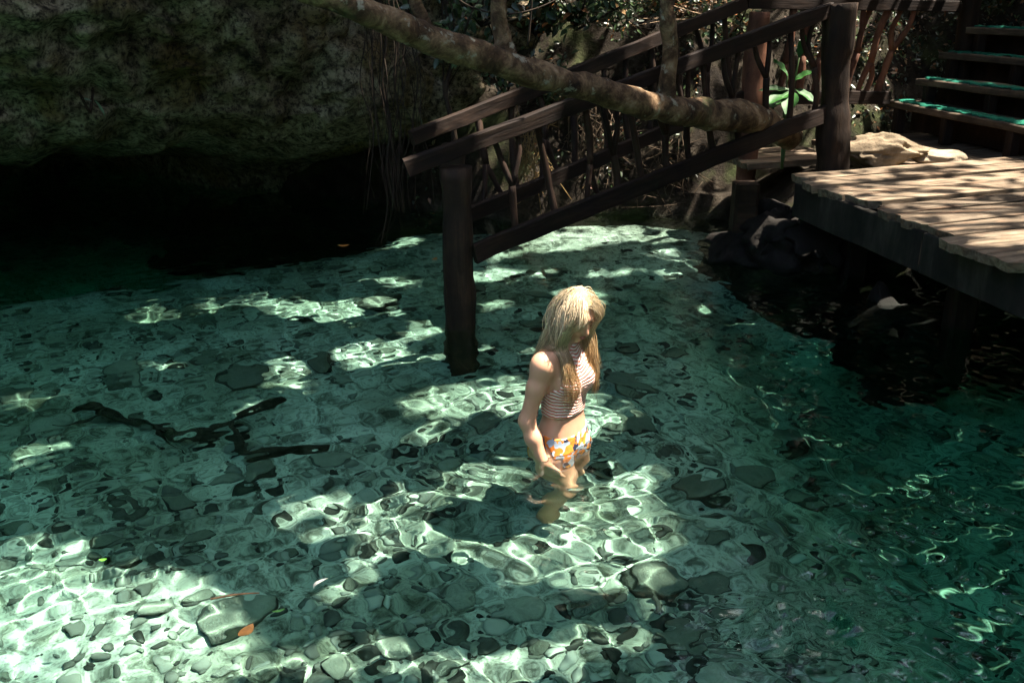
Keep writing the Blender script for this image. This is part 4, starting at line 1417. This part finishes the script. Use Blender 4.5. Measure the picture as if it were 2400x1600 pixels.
def garment(name, pick, off, mat, thick=.004):
    """cloth cut from the body surface and lifted off it"""
    cen = BV[BF].mean(1)
    nf = gn[BF].mean(1)
    sel = pick(cen, nf)
    F_ = BF[sel]
    used, inv = np.unique(F_, return_inverse=True)
    F_ = inv.reshape(F_.shape)
    w = off + .0015 * fbm(BV[used] * 40, 2, 3)
    Vo = BV[used] + gn[used] * w[:, None]
    Vi = BV[used] + gn[used] * (off - thick - .002)
    n_ = len(used)
    e = np.concatenate([F_[:, [0, 1]], F_[:, [1, 2]], F_[:, [2, 3]], F_[:, [3, 0]]])
    key = np.sort(e, 1)
    _, first, cnt = np.unique(key, axis=0, return_index=True, return_counts=True)
    be = e[first[cnt == 1]]
    rim = np.stack([be[:, 1], be[:, 0], be[:, 0] + n_, be[:, 1] + n_], -1)
    Fa = np.vstack([F_, rim])
    # smooth the jagged cut line
    Vall = np.vstack([Vo, Vi])
    for _ in range(6):
        sv_ = np.zeros((n_, 3)); cc = np.zeros(n_)
        for a_, b_ in ((0, 1), (1, 0)):
            np.add.at(sv_, be[:, a_], Vall[be[:, b_]]); np.add.at(cc, be[:, a_], 1)
        bm = cc > 0
        Vall[:n_][bm] = .5 * Vall[:n_][bm] + .5 * sv_[bm] / cc[bm][:, None]
    return wet(put(name, mesh_from(name, Vall, Fa, mat), person, BM))

m, t, b = new_mat('striped_knit'); q = NT(t)
c = q.n('ShaderNodeTexCoord'); sx = q.n('ShaderNodeSeparateXYZ'); q.l(c.outputs['Object'], sx.inputs[0])
ab = q.n('ShaderNodeMath', operation='ABSOLUTE'); q.l(sx.outputs['Y'], ab.inputs[0])
m1_ = q.n('ShaderNodeMath', operation='MULTIPLY_ADD'); q.l(ab.outputs[0], m1_.inputs[0]); m1_.inputs[1].default_value = -.22; q.l(sx.outputs['Z'], m1_.inputs[2])
nz_ = q.noise(q.coord((1, 1, .5)), 9, 3, .5)
m2_ = q.n('ShaderNodeMath', operation='MULTIPLY_ADD'); q.l(nz_, m2_.inputs[0]); m2_.inputs[1].default_value = .06; q.l(m1_.outputs[0], m2_.inputs[2])
m3_ = q.n('ShaderNodeMath', operation='MULTIPLY'); q.l(m2_.outputs[0], m3_.inputs[0]); m3_.inputs[1].default_value = 2 * math.pi / .0160
sn = q.n('ShaderNodeMath', operation='SINE'); q.l(m3_.outputs[0], sn.inputs[0])
cr = q.ramp(sn.outputs[0], [(.0, (.78, .63, .54)), (.22, (.74, .55, .46)), (.50, (.58, .19, .13)), (1.0, (.54, .13, .085))])
q.l(cr, b.inputs['Base Color']); b.inputs['Roughness'].default_value = .9; b.inputs['Specular IOR Level'].default_value = .15
q.bump(sn.outputs[0], .5, .004, b)
M_KNIT = m
def pick_top(c_, n_):
    x, y, z = c_.T
    front = sm((x + .02) / .09)
    upper = 1.135 + .02 * (1 - front) + front * (.265 - 1.75 * np.maximum(np.abs(y) - .028, 0))
    arm_ = np.abs(y) > np.interp(z, [1.0, 1.1, 1.2, 1.3, 1.4], [.150, .150, .152, .145, .10])
    return (z > 1.045) & (z < upper) & ~arm_ & (z < 1.405) & ~((np.abs(y) > .13) & (z > 1.2))
garment('halter_top', pick_top, .006, M_KNIT)

m, t, b = new_mat('printed_swim_shorts'); q = NT(t)
vo = q.n('ShaderNodeTexVoronoi'); vo.inputs['Scale'].default_value = 38; nv = q.n('ShaderNodeTexNoise'); nv.inputs['Scale'].default_value = 18; q.l(q.coord(), nv.inputs['Vector'])
va_ = q.n('ShaderNodeVectorMath', operation='MULTIPLY_ADD'); q.l(nv.outputs['Color'], va_.inputs[0]); va_.inputs[1].default_value = (.05, .05, .05); q.l(q.coord(), va_.inputs[2])
q.l(va_.outputs[0], vo.inputs['Vector'])
se = q.n('ShaderNodeSeparateColor'); q.l(vo.outputs['Color'], se.inputs[0])
r_ = q.ramp(se.outputs[0], [(0, (.36, .44, .52)), (.20, (.02, .025, .05)), (.42, (.72, .20, .022)), (.70, (.50, .55, .62)), (.80, (.68, .28, .04))])
r_.node.color_ramp.interpolation = 'CONSTANT'
q.l(r_, b.inputs['Base Color']); b.inputs['Roughness'].default_value = .6
M_PRINT = m
def pick_bottom(c_, n_):
    x, y, z = c_.T
    hand = (np.abs(y) > .155) & (z < .9)
    hand |= (y < -.125) & (x > .06) & (z < .84)
    hand |= (y > .05) & (x < -.115)
    return (z > .735) & (z < .955 - .018 * sm((x) / .1)) & ~hand & (np.abs(y) < .19)
garment('swim_shorts', pick_bottom, .005, M_PRINT)
# tie at the back of the top
v, f = merge([tube([(-.095, -.03, 1.075), (-.115, -.05, 1.05), (-.112, -.055, 1.0), (-.118, -.06, .965)], [.005, .004, .0035, .003], 6), tube([(-.095, -.03, 1.075), (-.118, -.035, 1.04), (-.122, -.04, .985)], [.005, .004, .003], 6)])
put('tie_string', mesh_from('tie_string', v, f, M_KNIT), person, BM)
# lips, brows and lashes
def strip(name, pts, r, mat):
    v, f = tube([hp(*p) for p in pts], r, 6, sub=4)
    return put(name, mesh_from(name, v, f, mat), person, BM)
M_LIP = mat_plain('lips', (.42, .13, .10), .4, .4, .1)
M_BROW = mat_plain('brow', (.22, .12, .06), .8, .2, .2)
strip('lips', [(.088, -.022, -.0675), (.1015, -.010, -.063), (.1035, 0, -.0640), (.1015, .010, -.063), (.088, .022, -.0675)], [.002, .0042, .0042, .0042, .002], M_LIP)
strip('lips', [(.088, -.020, -.0695), (.0995, -.009, -.0745), (.101, 0, -.0755), (.0995, .009, -.0745), (.088, .020, -.0695)], [.002, .005, .0052, .005, .002], M_LIP)
for s_ in (-1, 1):
    strip('eyebrow', [(.079, s_ * .050, .026), (.0885, s_ * .036, .032), (.0915, s_ * .018, .026)], [.0018, .0034, .0034], M_BROW)
    strip('eyelashes', [(.074, s_ * .046, -.003), (.0845, s_ * .036, -.0075), (.0855, s_ * .026, -.0075), (.080, s_ * .017, -.003)], [.0012, .0022, .0022, .0012], M_BROW)

# hair: strands grown from the scalp and dropped round the head and shoulders
rgh = np.random.default_rng(2000)
NS, NP = 3000, 26
d = rgh.normal(size=(NS * 4, 3)); d /= np.linalg.norm(d, axis=1)[:, None]
hl = d[:, 2] > np.where(d[:, 0] > .30, .52 + .35 * (d[:, 0] - .3), -.25 - .15 * (d[:, 0] < 0))
d = d[hl][:NS]
NS = len(d)
roots = np.array([hp(*(np.array([-.018, 0, .032]) + q_ * np.array([.097, .077, .095]))) for q_ in d])
side = np.where(d[:, 1] + .10 * rgh.normal(size=NS) * (np.abs(d[:, 1]) < .12) + .04 < 0, -1.0, 1.0)
clump = rgh.integers(0, 90, NS)
cw = rgh.normal(size=(90, 3))
nrm_h = (HR @ d.T).T
outw = np.stack([np.zeros(NS), side, np.zeros(NS)], -1) @ HR.T
fwd = np.stack([np.ones(NS), np.zeros(NS), np.zeros(NS)], -1)
frontish = (d[:, 0] > -.35)
dirv = nrm_h * .30 + outw * .42 + (HR @ np.array([1, 0, 0]))[None] * np.where(frontish & (side < 0), .22, -.28)[:, None]
dirv /= np.linalg.norm(dirv, axis=1)[:, None]
length = np.where(side < 0, .51, .46) * rgh.uniform(.72, 1.12, NS) + .03 * cw[clump, 0] * .6
step = length / (NP - 1)
toback = (d[:, 0] < -.15) & (rgh.uniform(size=NS) < .40)
tgt = np.where(toback[:, None], np.stack([-.12 * np.ones(NS), side * .06], -1), np.stack([np.where(side < 0, .095, .085), np.where(side < 0, -.088, .105)], -1)) + rgh.normal(size=(NS, 2)) * np.array([.022, .024])
pts = np.zeros((NS, NP, 3)); pts[:, 0] = roots
vel = dirv.copy()
lift = .005 + .006 * rgh.uniform(size=NS) ** 1.5
for i_ in range(1, NP):
    p = pts[:, i_ - 1]
    tt = i_ / NP
    w_t = sm((1.57 - p[:, 2]) / .14)
    pull = np.stack([np.clip((tgt[:, 0] - p[:, 0]) * 7, -.75, .75) * w_t, np.clip((tgt[:, 1] - p[:, 1]) * 5, -.5, .5) * w_t, -np.ones(NS)], -1)
    vel = vel * .60 + pull * .40 + .075 * cw[clump] * np.sin(i_ * .5 + clump)[:, None] + .045 * rgh.normal(size=(NS, 3))
    vel /= np.linalg.norm(vel, axis=1)[:, None]
    p = p + vel * step[:, None]
    sd = fd.sample(p); gr = fd.grad(p)
    gr /= np.linalg.norm(gr, axis=1)[:, None] + 1e-9
    push = np.maximum(lift - sd, 0)
    inw = np.where(push > 0, np.minimum((vel * gr).sum(1), 0), 0)
    vel = vel - gr * inw[:, None] + np.where(push > 0, 1.0, 0)[:, None] * fwd * np.where(~toback, .12, -.08)[:, None]
    vel /= np.linalg.norm(vel, axis=1)[:, None] + 1e-9
    p = p + gr * np.minimum(push, .03)[:, None]
    # keep the face clear
    loc = ((p - HC) @ HR) / .93
    inface = (loc[:, 0] > .045) & (np.abs(loc[:, 1]) < .058) & (loc[:, 2] < .052) & (loc[:, 2] > -.16)
    p = p + outw * (np.where(inface, np.maximum(.058 - np.abs(loc[:, 1]), 0) * .8, 0))[:, None]
    lim = np.where(side < 0, .080, .035)
    fold = (loc[:, 0] > lim) & (loc[:, 2] < .045) & (loc[:, 2] > -.15)
    p = p - (HR @ np.array([1.0, 0, 0]))[None] * np.where(fold, np.minimum(loc[:, 0] - lim, .02), 0)[:, None]
    pts[:, i_] = p
for _ in range(2):
    pts[:, 1:-1] = .25 * pts[:, :-2] + .5 * pts[:, 1:-1] + .25 * pts[:, 2:]
T = np.gradient(pts, axis=1); T /= np.linalg.norm(T, axis=2)[..., None] + 1e-9
N1 = np.cross(T, np.array([.3, .9, .1])); N1 /= np.linalg.norm(N1, axis=2)[..., None] + 1e-9
N2 = np.cross(T, N1)
prof_r = (np.interp(np.linspace(0, 1, NP), [0, .1, .6, 1], [.9, 1.0, .9, .25])[None, :, None] * (.0008 + .0013 * rgh.uniform(size=(NS, 1, 1)) ** 2))
V = np.stack([pts + prof_r * (math.cos(a_) * N1 + math.sin(a_) * N2) for a_ in (0, 2.094, 4.189)], 2)
base_i = (np.arange(NS)[:, None] * NP + np.arange(NP - 1)[None]).reshape(-1)
Fh = np.vstack([np.stack([base_i * 3 + a_, base_i * 3 + (a_ + 1) % 3, (base_i + 1) * 3 + (a_ + 1) % 3, (base_i + 1) * 3 + a_], -1) for a_ in range(3)])
tone = rgh.uniform(.40, 1.2, NS)[:, None, None] * (1 + .12 * cw[clump, 1])[:, None, None]
w_ = np.linspace(0, 1, NP)[None, :, None]
Ch = (np.array([.80, .66, .43])[None, None] * (1 - w_) + np.array([.50, .31, .13])[None, None] * w_) * tone
Ch = np.repeat(Ch[:, :, None, :], 3, 2)
put('hair', mesh_from('hair', V.reshape(-1, 3), Fh, mat_tint('blonde_hair', .42, .4, .12), colors=np.clip(Ch.reshape(-1, 3), 0, .9)), person, BM)
# scalp cover below the strands
v, f = ICO4
selv = v[:, 2] > np.where(v[:, 0] > .30, .56 + .35 * (v[:, 0] - .3), -.30)
fs = f[selv[f].all(1)]
us, inv = np.unique(fs, return_inverse=True)
Vs = np.array([hp(*(np.array([-.018, 0, .032]) + q_ * np.array([.101, .081, .099]))) for q_ in v[us]])
put('hair', mesh_from('hair', Vs, inv.reshape(fs.shape), mat_plain('hair_base', (.46, .30, .13), .7, .2, .3, 40)), person, BM)

# ------------------------------------------------------------------ leaves and twigs afloat
def wz(x, y):
    return float(waves(np.array([x]), np.array([y]))[0])
def afloat(name, x, y, L_, w_, rz, curl, colr, label, cat='leaf', lift=.006):
    V = []
    for i_ in range(8):
        t_ = i_ / 7
        hw = w_ * .5 * (math.sin(math.pi * min(1, .06 + t_ * .94)) ** .8 + .03)
        for e_ in (-1, 0, 1):
            V.append(((t_ - .5) * L_, e_ * hw + curl * L_ * (t_ - .5) ** 2, .015 * abs(e_) * L_ * 4 * (.3 + abs(curl)) + .25 * L_ * (t_ - .5) ** 2))
    V = np.array(V)
    F_ = grid_faces(3, 8)
    n_ = len(V)
    V2 = np.vstack([V, V - np.array([0, 0, .0015])])
    Fa = np.vstack([F_, F_[:, ::-1] + n_])
    Mx = Matrix.Translation((x, y, wz(x, y) + lift)) @ Matrix.Rotation(rz, 4, 'Z')
    return tag(put(name, mesh_from(name, V2, Fa, mat_plain(name, colr, .5, .4, .25, 30)), None, Mx), label, cat)
afloat('floating_leaf', -.925, 2.91, .075, .042, 1.15, .1, (.52, .22, .06), 'orange curled leaf floating near the bottom edge at left')
afloat('floating_leaf', -.73, 3.20, .075, .016, .95, -.9, (.62, .60, .50), 'whitish curved leaf floating above the round grey stone')
afloat('floating_leaf', -1.60, 3.36, .03, .018, .3, .1, (.12, .38, .04), 'tiny green leaf floating at left over the bright shallows')
afloat('floating_leaf', -.84, 3.03, .045, .012, .4, .2, (.14, .34, .08), 'small green sliver leaf floating beside the orange leaf')
afloat('floating_leaf', -1.42, 8.16, .10, .05, .2, .3, (.55, .20, .05), 'orange leaf floating in the dark far left of the post')
afloat('floating_leaf', -.62, 7.75, .07, .04, 1.2, .3, (.55, .22, .07), 'orange leaf floating just left of the thick post')
v, f = tube([(-1.105, 3.10, .004), (-1.04, 3.115, .010), (-.98, 3.13, .008), (-.935, 3.14, .004)], [.004, .004, .0035, .002], 7, .3, 3, 60)
v[:, 2] += wz(-1.0, 3.1)
tag(put('twig', mesh_from('twig', v, f, mat_plain('twig', (.36, .17, .08), .7, .3, .4, 60))), 'short reddish twig floating left of the whitish curved leaf', 'twig')
